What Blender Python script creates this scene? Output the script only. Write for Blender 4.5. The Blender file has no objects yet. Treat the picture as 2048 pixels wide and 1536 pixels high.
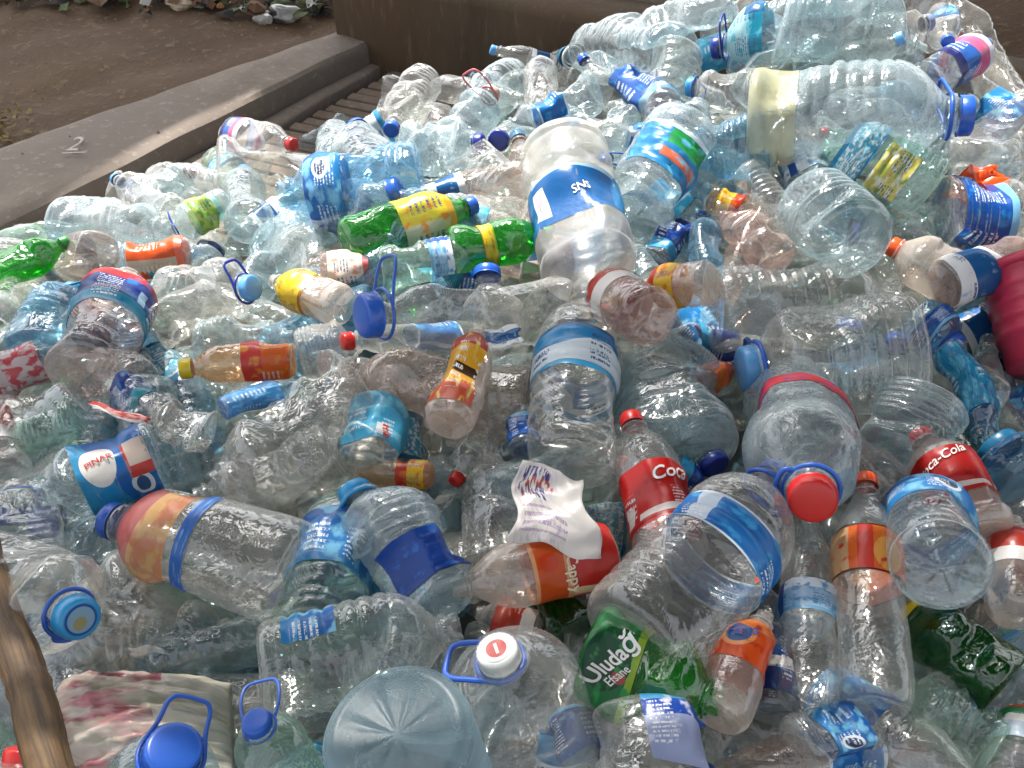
import bpy, bmesh, math, random
import numpy as np
from mathutils import Vector, Matrix

S = bpy.context.scene
COL = S.collection
R_ = math.radians

# ------------------------------------------------------------------ camera
CAM = np.array((0.0, 0.0, 1.30)); PITCH = R_(43); F = 1774.0
cam = bpy.data.cameras.new('camera'); cam.lens = 36 * F / 2048; cam.clip_start = .02; cam.clip_end = 1000
co = bpy.data.objects.new('camera', cam); COL.objects.link(co)
co.location = CAM; co.rotation_euler = (math.pi / 2 - PITCH, 0, 0); S.camera = co
cam.dof.use_dof = False

# ------------------------------------------------------------------ light
SUN_EL, SUN_AZ = R_(56), R_(-24)          # azimuth measured from +Y towards +X
W = bpy.data.worlds.new('World'); S.world = W; W.use_nodes = True
sky = W.node_tree.nodes.new('ShaderNodeTexSky'); sky.sky_type = 'NISHITA'; sky.sun_disc = False
sky.sun_elevation = SUN_EL; sky.sun_rotation = SUN_AZ; sky.dust_density = 3.0; sky.air_density = 1.0
bg = W.node_tree.nodes['Background']; hs = W.node_tree.nodes.new('ShaderNodeHueSaturation'); hs.inputs['Saturation'].default_value = .25
W.node_tree.links.new(sky.outputs[0], hs.inputs['Color']); W.node_tree.links.new(hs.outputs[0], bg.inputs[0]); bg.inputs[1].default_value = .15
sun = bpy.data.lights.new('sun', 'SUN'); sun.energy = 4.7; sun.angle = R_(1.0); sun.color = (1, .96, .91)
so = bpy.data.objects.new('sun', sun); COL.objects.link(so)
SUNV = Vector((math.sin(SUN_AZ) * math.cos(SUN_EL), math.cos(SUN_AZ) * math.cos(SUN_EL), math.sin(SUN_EL)))
so.rotation_euler = SUNV.to_track_quat('Z', 'Y').to_euler(); so.location = SUNV * 6
S.view_settings.view_transform = 'Standard'; S.view_settings.look = 'None'; S.view_settings.exposure = 1.4; S.view_settings.gamma = 1
S.render.engine = 'CYCLES'
c = S.cycles; c.max_bounces = 40; c.diffuse_bounces = 3; c.glossy_bounces = 3; c.transmission_bounces = 4; c.transparent_max_bounces = 40
c.caustics_reflective = False; c.caustics_refractive = False; c.use_denoising = True; c.sample_clamp_indirect = 6
try: c.denoiser = 'OPENIMAGEDENOISE'
except Exception: pass

# ------------------------------------------------------------------ where a pixel of the photo lies on the heap
LP0 = np.array((-1.284, 1.831)); LD = np.array((.565, .825)); LN = np.array((.825, -.565))     # inner foot of the ledge
WP0 = np.array((-.49, 2.99)); WD = np.array((.92, -.39)); WN = np.array((.39, .92))           # foot of the back wall
def heap(x, y):
    dl = (x - LP0[0]) * LN[0] + (y - LP0[1]) * LN[1]
    al = (x - LP0[0]) * LD[0] + (y - LP0[1]) * LD[1]
    dw = WN[0] * WP0[0] + WN[1] * WP0[1] - (WN[0] * x + WN[1] * y)
    e = np.minimum(dl - np.maximum(.03, .104 + .58 * (al - .71)), dw + .05)
    z = .23 + .40 * np.exp(-((x - .78) / .52) ** 2 - ((y - 2.02) / .42) ** 2) + .06 * np.exp(-((x + .1) / .5) ** 2 - ((y - 1.6) / .3) ** 2)
    z = z + .012 * np.sin(9 * x + 1) * np.sin(8 * y)
    return np.where(e > 0, z * (1 - np.exp(-np.maximum(e, 0) / .16)), 0.0)
def ray(px, py):
    u = (px - 1024) / F; v = (768 - py) / F
    return np.array((u, math.cos(PITCH) + v * math.sin(PITCH), -math.sin(PITCH) + v * math.cos(PITCH)))
TS = np.linspace(.45, 3.6, 1400)
def at(px, py, h=0., toward=0.):
    d = ray(px, py); P = CAM + TS[:, None] * d
    g = P[:, 2] - (heap(P[:, 0], P[:, 1]) + h)
    k = np.nonzero(g <= 0)[0]
    if len(k) and TS[k[0]] < 3.0: t = TS[k[0]]
    else:
        m = TS < 3.0; t = TS[m][np.argmin(g[m])]
    t -= toward
    return CAM + t * d, t
def gp(px, py, z):
    d = ray(px, py); t = (z - CAM[2]) / d[2]; return CAM + t * d

# ------------------------------------------------------------------ small helpers
def lin(h):
    h = h.lstrip('#'); v = [int(h[i:i + 2], 16) / 255 for i in (0, 2, 4)]
    return tuple(x / 12.92 if x <= .04045 else ((x + .055) / 1.055) ** 2.4 for x in v) + (1.0,)
def mesh_obj(name, V, faces, mat=None, parent=None, smooth=True, uv=None, mats=None):
    me = bpy.data.meshes.new(name)
    me.from_pydata([tuple(map(float, v)) for v in V], [], faces)
    if smooth: me.polygons.foreach_set('use_smooth', [True] * len(me.polygons))
    if uv is not None:
        l = me.uv_layers.new(name='UVMap'); vi = np.empty(len(me.loops), np.int32); me.loops.foreach_get('vertex_index', vi)
        l.data.foreach_set('uv', np.asarray(uv, np.float32)[vi].ravel())
    for m in (mats or ([mat] if mat else [])): me.materials.append(m)
    o = bpy.data.objects.new(name, me); COL.objects.link(o)
    if parent: o.parent = parent
    return o
def tag(o, label=None, cat=None, group=None, kind=None):
    if label: o['label'] = label
    if cat: o['category'] = cat
    if group: o['group'] = group
    if kind: o['kind'] = kind
    return o
def grid_faces(nr, ns, wrap=True):
    f = []
    for i in range(nr - 1):
        for j in range(ns if wrap else ns - 1):
            k = (j + 1) % ns
            f.append((i * ns + j, i * ns + k, (i + 1) * ns + k, (i + 1) * ns + j))
    return f
def tube(path, r, ns=8, closed=False, flat=1.0):
    P = np.asarray(path, float); n = len(P); V = []
    for i in range(n):
        a = P[(i - 1) % n] if (closed or i > 0) else P[i]; b = P[(i + 1) % n] if (closed or i < n - 1) else P[i]
        t = b - a; t = t / (np.linalg.norm(t) + 1e-9)
        up = np.array((0, 0, 1.)) if abs(t[2]) < .9 else np.array((1., 0, 0))
        s = np.cross(t, up); s /= np.linalg.norm(s); q = np.cross(s, t)
        rr = r[i] if hasattr(r, '__len__') else r
        for k in range(ns):
            an = 2 * math.pi * k / ns
            V.append(P[i] + rr * (math.cos(an) * s + flat * math.sin(an) * q))
    f = grid_faces(n, ns)
    if closed: f += [((n - 1) * ns + j, (n - 1) * ns + (j + 1) % ns, (j + 1) % ns, j) for j in range(ns)]
    else: f += [tuple(range(ns - 1, -1, -1)), tuple((n - 1) * ns + j for j in range(ns))]
    return np.array(V), f

# ------------------------------------------------------------------ materials
def new_mat(name):
    m = bpy.data.materials.new(name); m.use_nodes = True; nt = m.node_tree; nt.nodes.clear()
    return m, nt
def nd(nt, t, **k):
    n = nt.nodes.new(t)
    for a, b in k.items(): setattr(n, a, b)
    return n
def mth(nt, op, a, b=None, c=None):
    n = nt.nodes.new('ShaderNodeMath'); n.operation = op
    for i, x in enumerate((a, b, c)):
        if x is None: continue
        if isinstance(x, (int, float)): n.inputs[i].default_value = x
        else: nt.links.new(x, n.inputs[i])
    return n.outputs[0]
def mixc(nt, f, a, b, mode='MIX'):
    n = nt.nodes.new('ShaderNodeMix'); n.data_type = 'RGBA'; n.blend_type = mode
    for i, x in ((0, f), (6, a), (7, b)):
        if hasattr(x, 'default_value') or hasattr(x, 'is_linked'): nt.links.new(x, n.inputs[i])
        elif i == 0: n.inputs[0].default_value = x
        else: n.inputs[i].default_value = x if len(x) == 4 else tuple(x) + (1,)
    return n.outputs[2]
def mixs(nt, f, a, b):
    n = nt.nodes.new('ShaderNodeMixShader')
    if isinstance(f, (int, float)): n.inputs[0].default_value = f
    else: nt.links.new(f, n.inputs[0])
    nt.links.new(a, n.inputs[1]); nt.links.new(b, n.inputs[2]); return n.outputs[0]

PET = {}
def pet(key, tint, white, haze=.06, rim=.30, rough=.07, bump=.42, spec=.5, face=.07):
    """A thin plastic wall: see-through film, a little milkiness that gathers at grazing angles, and gloss."""
    m, nt = new_mat('plastic_' + key)
    lw = nd(nt, 'ShaderNodeLayerWeight'); lw.inputs[0].default_value = .5
    fc = lw.outputs['Facing']
    tc = nd(nt, 'ShaderNodeTexCoord')
    nz = nd(nt, 'ShaderNodeTexNoise'); nz.inputs['Scale'].default_value = 38; nz.inputs['Detail'].default_value = 2; nz.inputs['Distortion'].default_value = 1.5
    nt.links.new(tc.outputs['Object'], nz.inputs['Vector'])
    n2 = nd(nt, 'ShaderNodeTexNoise'); n2.noise_type = 'RIDGED_MULTIFRACTAL'; n2.inputs['Scale'].default_value = 17; n2.inputs['Detail'].default_value = 2; n2.inputs['Distortion'].default_value = .6
    nt.links.new(tc.outputs['Object'], n2.inputs['Vector'])
    bp = nd(nt, 'ShaderNodeBump'); bp.inputs['Strength'].default_value = bump; bp.inputs['Distance'].default_value = .006
    nt.links.new(mth(nt, 'MULTIPLY_ADD', n2.outputs['Fac'], .5, nz.outputs['Fac']), bp.inputs['Height'])
    tr = nd(nt, 'ShaderNodeBsdfTransparent'); tr.inputs[0].default_value = lin(tint)
    df = nd(nt, 'ShaderNodeBsdfDiffuse'); df.inputs[0].default_value = lin(white)
    tl = nd(nt, 'ShaderNodeBsdfTranslucent'); tl.inputs[0].default_value = lin(white)
    milk = mixs(nt, .5, df.outputs[0], tl.outputs[0])
    dirt = mth(nt, 'MULTIPLY', mth(nt, 'GREATER_THAN', nz.outputs['Fac'], .62), .05)
    hz = mth(nt, 'ADD', mth(nt, 'MULTIPLY_ADD', mth(nt, 'POWER', fc, 2.5), rim, haze), dirt)
    base = mixs(nt, hz, tr.outputs[0], milk)
    gl = nd(nt, 'ShaderNodeBsdfGlossy'); gl.inputs['Color'].default_value = (1, 1, 1, 1); gl.inputs['Roughness'].default_value = rough
    nt.links.new(bp.outputs[0], gl.inputs['Normal'])
    fr = mth(nt, 'MULTIPLY_ADD', mth(nt, 'POWER', fc, 3.0), spec, face)
    out = nd(nt, 'ShaderNodeOutputMaterial'); nt.links.new(mixs(nt, fr, base, gl.outputs[0]), out.inputs[0])
    PET[key] = m; return m
pet('clear', 'f7f7f4', 'eeeeea', haze=.095, rim=.30)
pet('cool', 'e9f2f4', 'deecf0', haze=.105, rim=.28)
pet('bluish', 'bfe0f0', '9cc8e4', haze=.12)
pet('greenish', 'dcefe6', 'cfe4da', haze=.09)
pet('green', '55bc58', '44b04c', haze=.24, rim=.25)
pet('darkgreen', '4a9a56', '2f8442', haze=.15, rim=.2)
pet('beige', 'f6efe7', 'eadfd4', haze=.30, rim=.25)
pet('pink', 'f6ebe6', 'e2cec6', haze=.13)
pet('milky', 'f4f2ec', 'e2e0da', haze=.42, rim=.2, rough=.2)
pet('frost', 'e4eef0', 'c4d2d6', haze=.30, rim=.3, rough=.16)
pet('frostbase', 'dceaee', 'b8d0d8', haze=.20, rim=.22, rough=.4, bump=.06, spec=.12, face=.025)
pet('jarwhite', 'f2f2ee', 'dedcd6', haze=.25, rim=.25, rough=.3, bump=.08, spec=.25, face=.04)
pet('orange', 'f9e2c6', 'eec79c', haze=.26)

def plain(name, col, rough=.35, bump=.0, scale=60, var=.12, coat=0.):
    m, nt = new_mat(name)
    p = nd(nt, 'ShaderNodeBsdfPrincipled'); tc = nd(nt, 'ShaderNodeTexCoord')
    nz = nd(nt, 'ShaderNodeTexNoise'); nz.inputs['Scale'].default_value = scale; nz.inputs['Detail'].default_value = 4
    nt.links.new(tc.outputs['Object'], nz.inputs['Vector'])
    cl = lin(col); dk = tuple(x * (1 - 2 * var) for x in cl[:3]) + (1,)
    rp = nd(nt, 'ShaderNodeMapRange'); nt.links.new(nz.outputs['Fac'], rp.inputs[0]); rp.inputs[1].default_value = .3; rp.inputs[2].default_value = .7
    nt.links.new(mixc(nt, rp.outputs[0], dk, cl), p.inputs['Base Color'])
    p.inputs['Roughness'].default_value = rough; p.inputs['Coat Weight'].default_value = coat
    if bump:
        b = nd(nt, 'ShaderNodeBump'); b.inputs['Strength'].default_value = bump; b.inputs['Distance'].default_value = .004
        nt.links.new(nz.outputs['Fac'], b.inputs['Height']); nt.links.new(b.outputs[0], p.inputs['Normal'])
    o = nd(nt, 'ShaderNodeOutputMaterial'); nt.links.new(p.outputs[0], o.inputs[0]); return m
CAPC = {'red': 'c4211c', 'orange': 'e2501a', 'blue': '2458b4', 'navy': '1c2f86', 'lightblue': '5a9ad0', 'teal': '1e6f96', 'yellow': 'd9be24',
        'green': '2a8a3c', 'white': 'dcdcd6', 'pink': 'd2707a', 'grey': '7a88a8', 'cyan': '2a8fc4', 'olive': '7a7434', 'beige': 'cbb79c'}
CAPM = {k: plain('cap_plastic_' + k, v, .32, 0, 30, .08) for k, v in CAPC.items()}
INK = {k: plain('ink_' + k, v, .4) for k, v in {'white': 'e8e6e0', 'red': 'b8231e', 'blue': '1c4a9a', 'yellow': 'e6c42a', 'green': '1a6a30', 'dark': '22242a', 'purple': '3c3078', 'cream': 'ecd9b8'}.items()}

LABM = {}
def lab(key, base, *layers, rough=.3, clearness=0., kw_print=True):
    """A printed label: layers painted over a base colour in the label's own u (round the bottle) and v (along it)."""
    m, nt = new_mat('label_' + key)
    uv = nd(nt, 'ShaderNodeTexCoord'); sp = nd(nt, 'ShaderNodeSeparateXYZ'); nt.links.new(uv.outputs['UV'], sp.inputs[0])
    u, v = sp.outputs[0], sp.outputs[1]
    nz = nd(nt, 'ShaderNodeTexNoise'); nz.inputs['Scale'].default_value = 9; nz.inputs['Detail'].default_value = 3; nt.links.new(uv.outputs['UV'], nz.inputs['Vector'])
    wob = mth(nt, 'MULTIPLY_ADD', nz.outputs['Fac'], .02, -.01)
    um = nd(nt, 'ShaderNodeMapping'); um.inputs['Scale'].default_value = (5, 1.3, 1); nt.links.new(uv.outputs['UV'], um.inputs[0]); fine = um.outputs[0]
    v2 = mth(nt, 'ADD', v, wob)
    col = lin(base)
    def rng(x, a, b): return mth(nt, 'MULTIPLY', mth(nt, 'GREATER_THAN', x, a), mth(nt, 'LESS_THAN', x, b))
    g = random.Random(key); pc = '#e6e8ea' if sum(lin(base)[:3]) < 1.2 else '#3a5a8a'
    if kw_print: layers = layers + tuple(('print', a, a + g.uniform(.06, .11), .15, g.uniform(.5, .85), g.choice((80, 110, 60)), pc) for a in (g.uniform(.28, .40), g.uniform(.52, .66), g.uniform(.05, .2), g.uniform(.8, .88)))
    for L in layers:
        k = L[0]
        if k == 'v': f = rng(v2, L[1], L[2]); cc = L[3]
        elif k == 'u': f = rng(u, L[1], L[2]); cc = L[3]
        elif k == 'rect': f = mth(nt, 'MULTIPLY', rng(u, L[1], L[2]), rng(v, L[3], L[4])); cc = L[5]
        elif k == 'oval':
            a = mth(nt, 'POWER', mth(nt, 'DIVIDE', mth(nt, 'SUBTRACT', u, L[1]), L[3]), 2.0); b = mth(nt, 'POWER', mth(nt, 'DIVIDE', mth(nt, 'SUBTRACT', v, L[2]), L[4]), 2.0)
            f = mth(nt, 'LESS_THAN', mth(nt, 'ADD', a, b), 1.0); cc = L[5]
        elif k == 'diag':        # everything with v > a + b*u
            f = mth(nt, 'GREATER_THAN', v2, mth(nt, 'MULTIPLY_ADD', u, L[2], L[1])); cc = L[3]
        elif k == 'wave':
            f = mth(nt, 'GREATER_THAN', v, mth(nt, 'MULTIPLY_ADD', mth(nt, 'SINE', mth(nt, 'MULTIPLY', u, L[2])), L[3], L[1])); cc = L[4]
        elif k == 'grad':
            r = nd(nt, 'ShaderNodeMapRange'); nt.links.new(v2, r.inputs[0]); r.inputs[1].default_value = L[1]; r.inputs[2].default_value = L[2]; f = r.outputs[0]; cc = L[3]
        elif k == 'blot':
            n2 = nd(nt, 'ShaderNodeTexNoise'); n2.inputs['Scale'].default_value = L[1] * .55; n2.inputs['Detail'].default_value = 3; nt.links.new(fine, n2.inputs['Vector'])
            mr = nd(nt, 'ShaderNodeMapRange'); nt.links.new(n2.outputs['Fac'], mr.inputs[0]); mr.inputs[1].default_value = L[2] - .05; mr.inputs[2].default_value = L[2] + .05; f = mr.outputs[0]; cc = L[3]
        elif k == 'soft':        # broad soft-edged patches, longer round than along
            n2 = nd(nt, 'ShaderNodeTexNoise'); n2.inputs['Scale'].default_value = L[1]; n2.inputs['Detail'].default_value = 3; n2.inputs['Distortion'].default_value = .6
            mp = nd(nt, 'ShaderNodeMapping'); mp.inputs['Scale'].default_value = (1, 2.6, 1); mp.inputs['Location'].default_value = (L[4], L[4] * .7, 0); nt.links.new(uv.outputs['UV'], mp.inputs[0]); nt.links.new(mp.outputs[0], n2.inputs['Vector'])
            mr = nd(nt, 'ShaderNodeMapRange'); nt.links.new(n2.outputs['Fac'], mr.inputs[0]); mr.inputs[1].default_value = L[2] - .06; mr.inputs[2].default_value = L[2] + .08
            f = mth(nt, 'MULTIPLY', mr.outputs[0], mth(nt, 'LESS_THAN', u, L[5])); cc = L[3]
        elif k == 'print':       # rows of small unreadable print
            n2 = nd(nt, 'ShaderNodeTexNoise'); n2.inputs['Scale'].default_value = 1; n2.inputs['Detail'].default_value = 0
            mp = nd(nt, 'ShaderNodeMapping'); mp.inputs['Scale'].default_value = (210, 14, 1); nt.links.new(uv.outputs['UV'], mp.inputs[0]); nt.links.new(mp.outputs[0], n2.inputs['Vector'])
            row = mth(nt, 'GREATER_THAN', mth(nt, 'SINE', mth(nt, 'MULTIPLY', v, L[5])), .1)
            f = mth(nt, 'MULTIPLY', mth(nt, 'MULTIPLY', row, mth(nt, 'GREATER_THAN', n2.outputs['Fac'], .47)), mth(nt, 'MULTIPLY', rng(u, L[1], L[2]), rng(v, L[3], L[4]))); cc = L[6]
        col = mixc(nt, f, col, lin(cc))
    p = nd(nt, 'ShaderNodeBsdfPrincipled'); p.inputs['Roughness'].default_value = rough
    if isinstance(col, tuple): p.inputs['Base Color'].default_value = col
    else: nt.links.new(col, p.inputs['Base Color'])
    b = nd(nt, 'ShaderNodeBump'); b.inputs['Strength'].default_value = .35; b.inputs['Distance'].default_value = .003
    n3 = nd(nt, 'ShaderNodeTexNoise'); n3.inputs['Scale'].default_value = 45; tcg = uv.outputs['Object']; nt.links.new(tcg, n3.inputs['Vector'])
    nt.links.new(n3.outputs['Fac'], b.inputs['Height']); nt.links.new(b.outputs[0], p.inputs['Normal'])
    tr = nd(nt, 'ShaderNodeBsdfTranslucent')
    if isinstance(col, tuple): tr.inputs[0].default_value = col
    else: nt.links.new(col, tr.inputs[0])
    sh = mixs(nt, .3, p.outputs[0], tr.outputs[0])
    if clearness:
        t2 = nd(nt, 'ShaderNodeBsdfTransparent'); sh = mixs(nt, clearness, sh, t2.outputs[0])
    o = nd(nt, 'ShaderNodeOutputMaterial'); nt.links.new(sh, o.inputs[0]); LABM[key] = m
lab('cola', '#c0201c', ('blot', 5, .62, '#a81814'), ('rect', .30, .36, .12, .42, '#e4d8cc'), ('rect', .40, .75, .10, .22, '#e8dcd2'), ('v', .03, .06, '#7a1010'))
lab('cola_plain', '#b82420', ('v', .08, .16, '#e0cfc6'), ('blot', 4, .60, '#921a18'), kw_print=False)
lab('cola_peach', '#c42a20', ('u', .30, .36, '#f0d2a8'), ('v', .55, 1.1, '#e6a878'), ('v', .62, .95, '#d4561e'), ('oval', .52, .80, .05, .12, '#d8461a'), kw_print=False)
lab('orange_soda', '#dd5a20', ('grad', .0, 1.0, '#e87a2c'), ('u', .0, .42, '#cfa678'), ('u', .46, .53, '#d02f1c'), ('oval', .60, .40, .07, .35, '#e8a24a'), ('blot', 8, .64, '#d23c1a'), ('v', .0, .04, '#3a1c14'), ('v', .96, 1.1, '#4a2a1c'), kw_print=False)
lab('orange_small', '#e0561a', ('oval', .42, .55, .10, .34, '#f0a060'), ('oval', .42, .55, .07, .26, '#4a6aa0'), ('wave', .78, 9, .10, '#e8803a'), ('blot', 6, .62, '#cc3c12'), kw_print=False)
lab('blue_sky', '#2f86c4', ('grad', .0, .9, '#1a5fa8'), ('blot', 4, .55, '#7cc0e2'), ('oval', .60, .5, .05, .22, '#dfe9ee'), ('oval', .60, .5, .035, .15, '#3a4a6a'))
lab('blue_band', '#1d6db4', ('v', .0, .06, '#d4e2ec'), ('v', .94, 1.1, '#d4e2ec'), ('blot', 5, .58, '#3f9ad2'), ('u', .36, .42, '#c9d6e2'))
lab('blue_deep', '#174f9c', ('blot', 5, .6, '#2a7cc0'), ('v', .86, 1.1, '#78b4d6'))
lab('navy', '#16357e', ('v', .0, .25, '#2e8ab0'), ('blot', 6, .62, '#3c6ab4'))
lab('navy_red', '#14327f', ('v', .80, 1.1, '#b4262c'), ('v', .0, .28, '#2f93b4'), ('blot', 6, .60, '#1f6aa8'), ('rect', .56, .60, .3, .6, '#9fc2da'))
lab('cyan', '#3f9fc6', ('blot', 4, .56, '#7cc4dc'), ('rect', .50, .54, .08, .4, '#e4e4e4'), ('rect', .54, .58, .08, .4, '#b84a4a'))
lab('cyan_white', '#d3dde2', ('wave', .62, 12, .12, '#2b83b8'), ('v', .0, .14, '#2f8cb8'), ('diag', 1.5, -1.2, '#1f6ca4'), ('v', .92, 1.1, '#17507e'))
lab('teal', '#a9d0d8', ('v', .0, .34, '#1f8aa6'), ('blot', 6, .6, '#5fb4c6'), ('rect', .62, .76, .0, .5, '#14608c'))
lab('oval_blue', '#1767ae', ('diag', .15, .9, '#2a8fbe'), ('oval', .56, .68, .115, .24, '#ece6dc'), ('oval', .40, .22, .06, .15, '#dfe2e4'), ('oval', .40, .22, .04, .09, '#30557e'), ('rect', .44, .60, .0, .34, '#c33a2c'), ('rect', .49, .60, .0, .30, '#cdbcae'), kw_print=False)
lab('yellow', '#d8bc2c', ('blot', 5, .58, '#b0902a'), ('v', .90, 1.1, '#8aa432'), ('v', .0, .07, '#9c6a2c'))
lab('yellow_wide', '#d4c23a', ('u', .52, .80, '#c8c6a4'), ('blot', 6, .6, '#e2902a'), ('v', .86, 1.1, '#d8a82c'))
lab('yellow_red', '#e0b72e', ('v', .60, 1.1, '#c23a28'), ('blot', 5, .57, '#d06a20'))
lab('redyellow', '#e0a424', ('v', .72, 1.1, '#a8241e'), ('rect', .40, .60, .38, .50, '#3a2410'), ('v', .0, .30, '#c8502c'), ('blot', 8, .60, '#e6c86a'))
lab('orange_tag', '#dc5a24', ('u', .50, .60, '#c9c2a8'), ('rect', .60, .74, .3, .9, '#2fa0b4'), ('v', .86, 1.1, '#e2745a'))
lab('red_orange', '#dc6a2c', ('v', .55, 1.1, '#cf4a44'), ('blot', 5, .58, '#e2902c'))
lab('lime', '#b8cc6c', ('blot', 4, .55, '#6faa3c'), ('v', .0, .2, '#8fc0b4'))
lab('green_soda', '#17703a', ('v', .86, 1.1, '#8fae30'), ('oval', .5, .46, .13, .42, '#0f4a2c'), ('oval', .55, .72, .035, .13, '#b84a40'), ('blot', 5, .62, '#2f9a4c'), kw_print=False)
lab('flag', '#2a7cb0', ('rect', .44, .62, .55, .92, '#2a8f4c'), ('rect', .44, .66, .22, .42, '#d46a4a'), ('v', .92, 1.1, '#cfdde4'), ('blot', 6, .62, '#5fb0cc'), kw_print=False)
lab('pinklab', '#e2d4c6', ('v', .86, 1.1, '#cf6a68'), ('blot', 5, .60, '#d8927e'))
lab('red_script', '#c6424a', ('blot', 7, .5, '#d8c8c6'), ('v', .0, .12, '#a82c34'), clearness=.15)
lab('white_blue', '#e4e6e6', ('v', .28, .82, '#1a5c96'), ('blot', 5, .66, '#7fb0d0'))
lab('jar_blue', '#1f5f9c', ('v', .0, .05, '#9fc4da'), ('rect', .60, .655, .22, .85, '#e6e8ea'), ('rect', .615, .64, .32, .72, '#b8b0b4'), ('u', .655, .70, '#1b6fa6'), ('u', .0, .30, '#2a7cb4'), kw_print=False)
lab('silver_white', '#d8d8d6', ('blot', 4, .56, '#c2c6c8'))
lab('pale_blue', '#9fc2dc', ('v', .72, 1.1, '#dfe6ee'), ('blot', 7, .58, '#5c94c0'), ('v', .0, .1, '#6fa6c8'), ('u', .3, .36, '#1c4f96'))
lab('sunburst', '#d87a40', ('blot', 6, .52, '#e8b060'), ('v', .66, 1.1, '#b8443a'), ('diag', .95, -.9, '#c2504a'), clearness=.42, kw_print=False)
lab('stripe_blue', '#2c62ae', ('blot', 5, .6, '#6f9cd0'), kw_print=False)
lab('grad_blue', '#8f9cc4', ('v', .52, .74, '#1d49a4'), ('v', .74, 1.1, '#4f9cc8'), ('v', .0, .52, '#98a2c6'), ('blot', 9, .62, '#c4c8dc'))
lab('tricolour', '#e6e4de', ('v', .62, .82, '#1f7a44'), ('v', .82, 1.1, '#c8482c'), ('v', .0, .4, '#b8c6d2'))
lab('check', '#4fa0bc', ('blot', 14, .54, '#dfe9ec'), ('v', .86, 1.1, '#1f6e98'), ('v', .0, .08, '#1f6e98'))
lab('goldleaf', '#cfc25a', ('blot', 9, .54, '#e2e2cc'), ('blot', 6, .6, '#8aa03a'))
lab('blue_pink', '#3a6ab8', ('v', .5, .8, '#d06a90'), ('v', .8, 1.1, '#dfe0e8'), ('v', .0, .2, '#2a2f6e'))
lab('redblue', '#16418e', ('v', .0, .3, '#2b9aa4'), ('blot', 5, .62, '#1f6ea8'))
lab('redstripe', '#b83a2c', ('v', .0, .34, '#e4e2de'))
lab('capemblem', '#dfe0e2', ('oval', .5, .5, .34, .34, '#b23a34'), ('rect', .3, .7, .45, .55, '#dfe0e2'), kw_print=False)
lab('capdark', '#28589c', ('oval', .5, .5, .42, .42, '#8fb0c4'), ('oval', .45, .6, .2, .22, '#a8a070'), kw_print=False)
lab('redtop', '#b8303a', ('blot', 5, .6, '#20408c'), kw_print=False)
lab('bluetri', '#1a459a', ('blot', 5, .62, '#2a6ac0'), ('v', .0, .03, '#0f2a5c'), kw_print=False)
lab('goldbase', '#c8c49a', ('blot', 3, .55, '#b4ae82'), clearness=.5, kw_print=False)
lab('pale_blue2', '#3f8cc4', ('blot', 9, .55, '#6fb0dc'))
lab('cyan_deep', '#1f84ae', ('blot', 7, .56, '#5fb0cc'), ('blot', 12, .62, '#14507e'))
lab('white_navy', '#14407e', ('v', .34, .52, '#d6d4d0'), ('blot', 6, .64, '#2a6ab0'))
# ------------------------------------------------------------------ bottles
def sst(x, a, b):
    t = np.clip((x - a) / (b - a), 0, 1); return t * t * (3 - 2 * t)
# (height along the axis as a share of the length, radius as a share of the body radius)
PROF = {
 'soda': ([0, .015, .05, .10, .30, .36, .41, .47, .60, .66, .72, .78, .83, .87, .895, .90, .915, .92, .935, .945, 1.0],
          [.74, .86, .97, 1.0, 1.0, .965, .95, .965, 1.0, .97, .88, .72, .55, .42, .36, .42, .42, .34, .34, .30, .29]),
 'water': ([0, .012, .04, .08, .62, .66, .70, .75, .80, .84, .87, .90, .905, .92, .925, 1.0],
           [.80, .90, .98, 1.0, 1.0, .99, .95, .84, .66, .48, .37, .33, .41, .41, .31, .30]),
 'jug': ([0, .012, .04, .09, .60, .66, .72, .78, .83, .87, .895, .90, .93, .935, 1.0],
         [.82, .91, .98, 1.0, 1.0, .985, .92, .78, .58, .40, .33, .40, .40, .33, .31]),
 'jar': ([0, .01, .03, .06, .74, .78, .82, .86, .90, .915, .94, .945, 1.0],
         [.86, .93, .98, 1.0, 1.0, .97, .86, .66, .46, .50, .50, .42, .41]),
}
NECK = {'soda': .93, 'water': .92, 'jug': .93, 'jar': .94}
WTOP = {'soda': (.74, .86), 'water': (.76, .86), 'jug': (.74, .86), 'jar': (.80, .90)}
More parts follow.
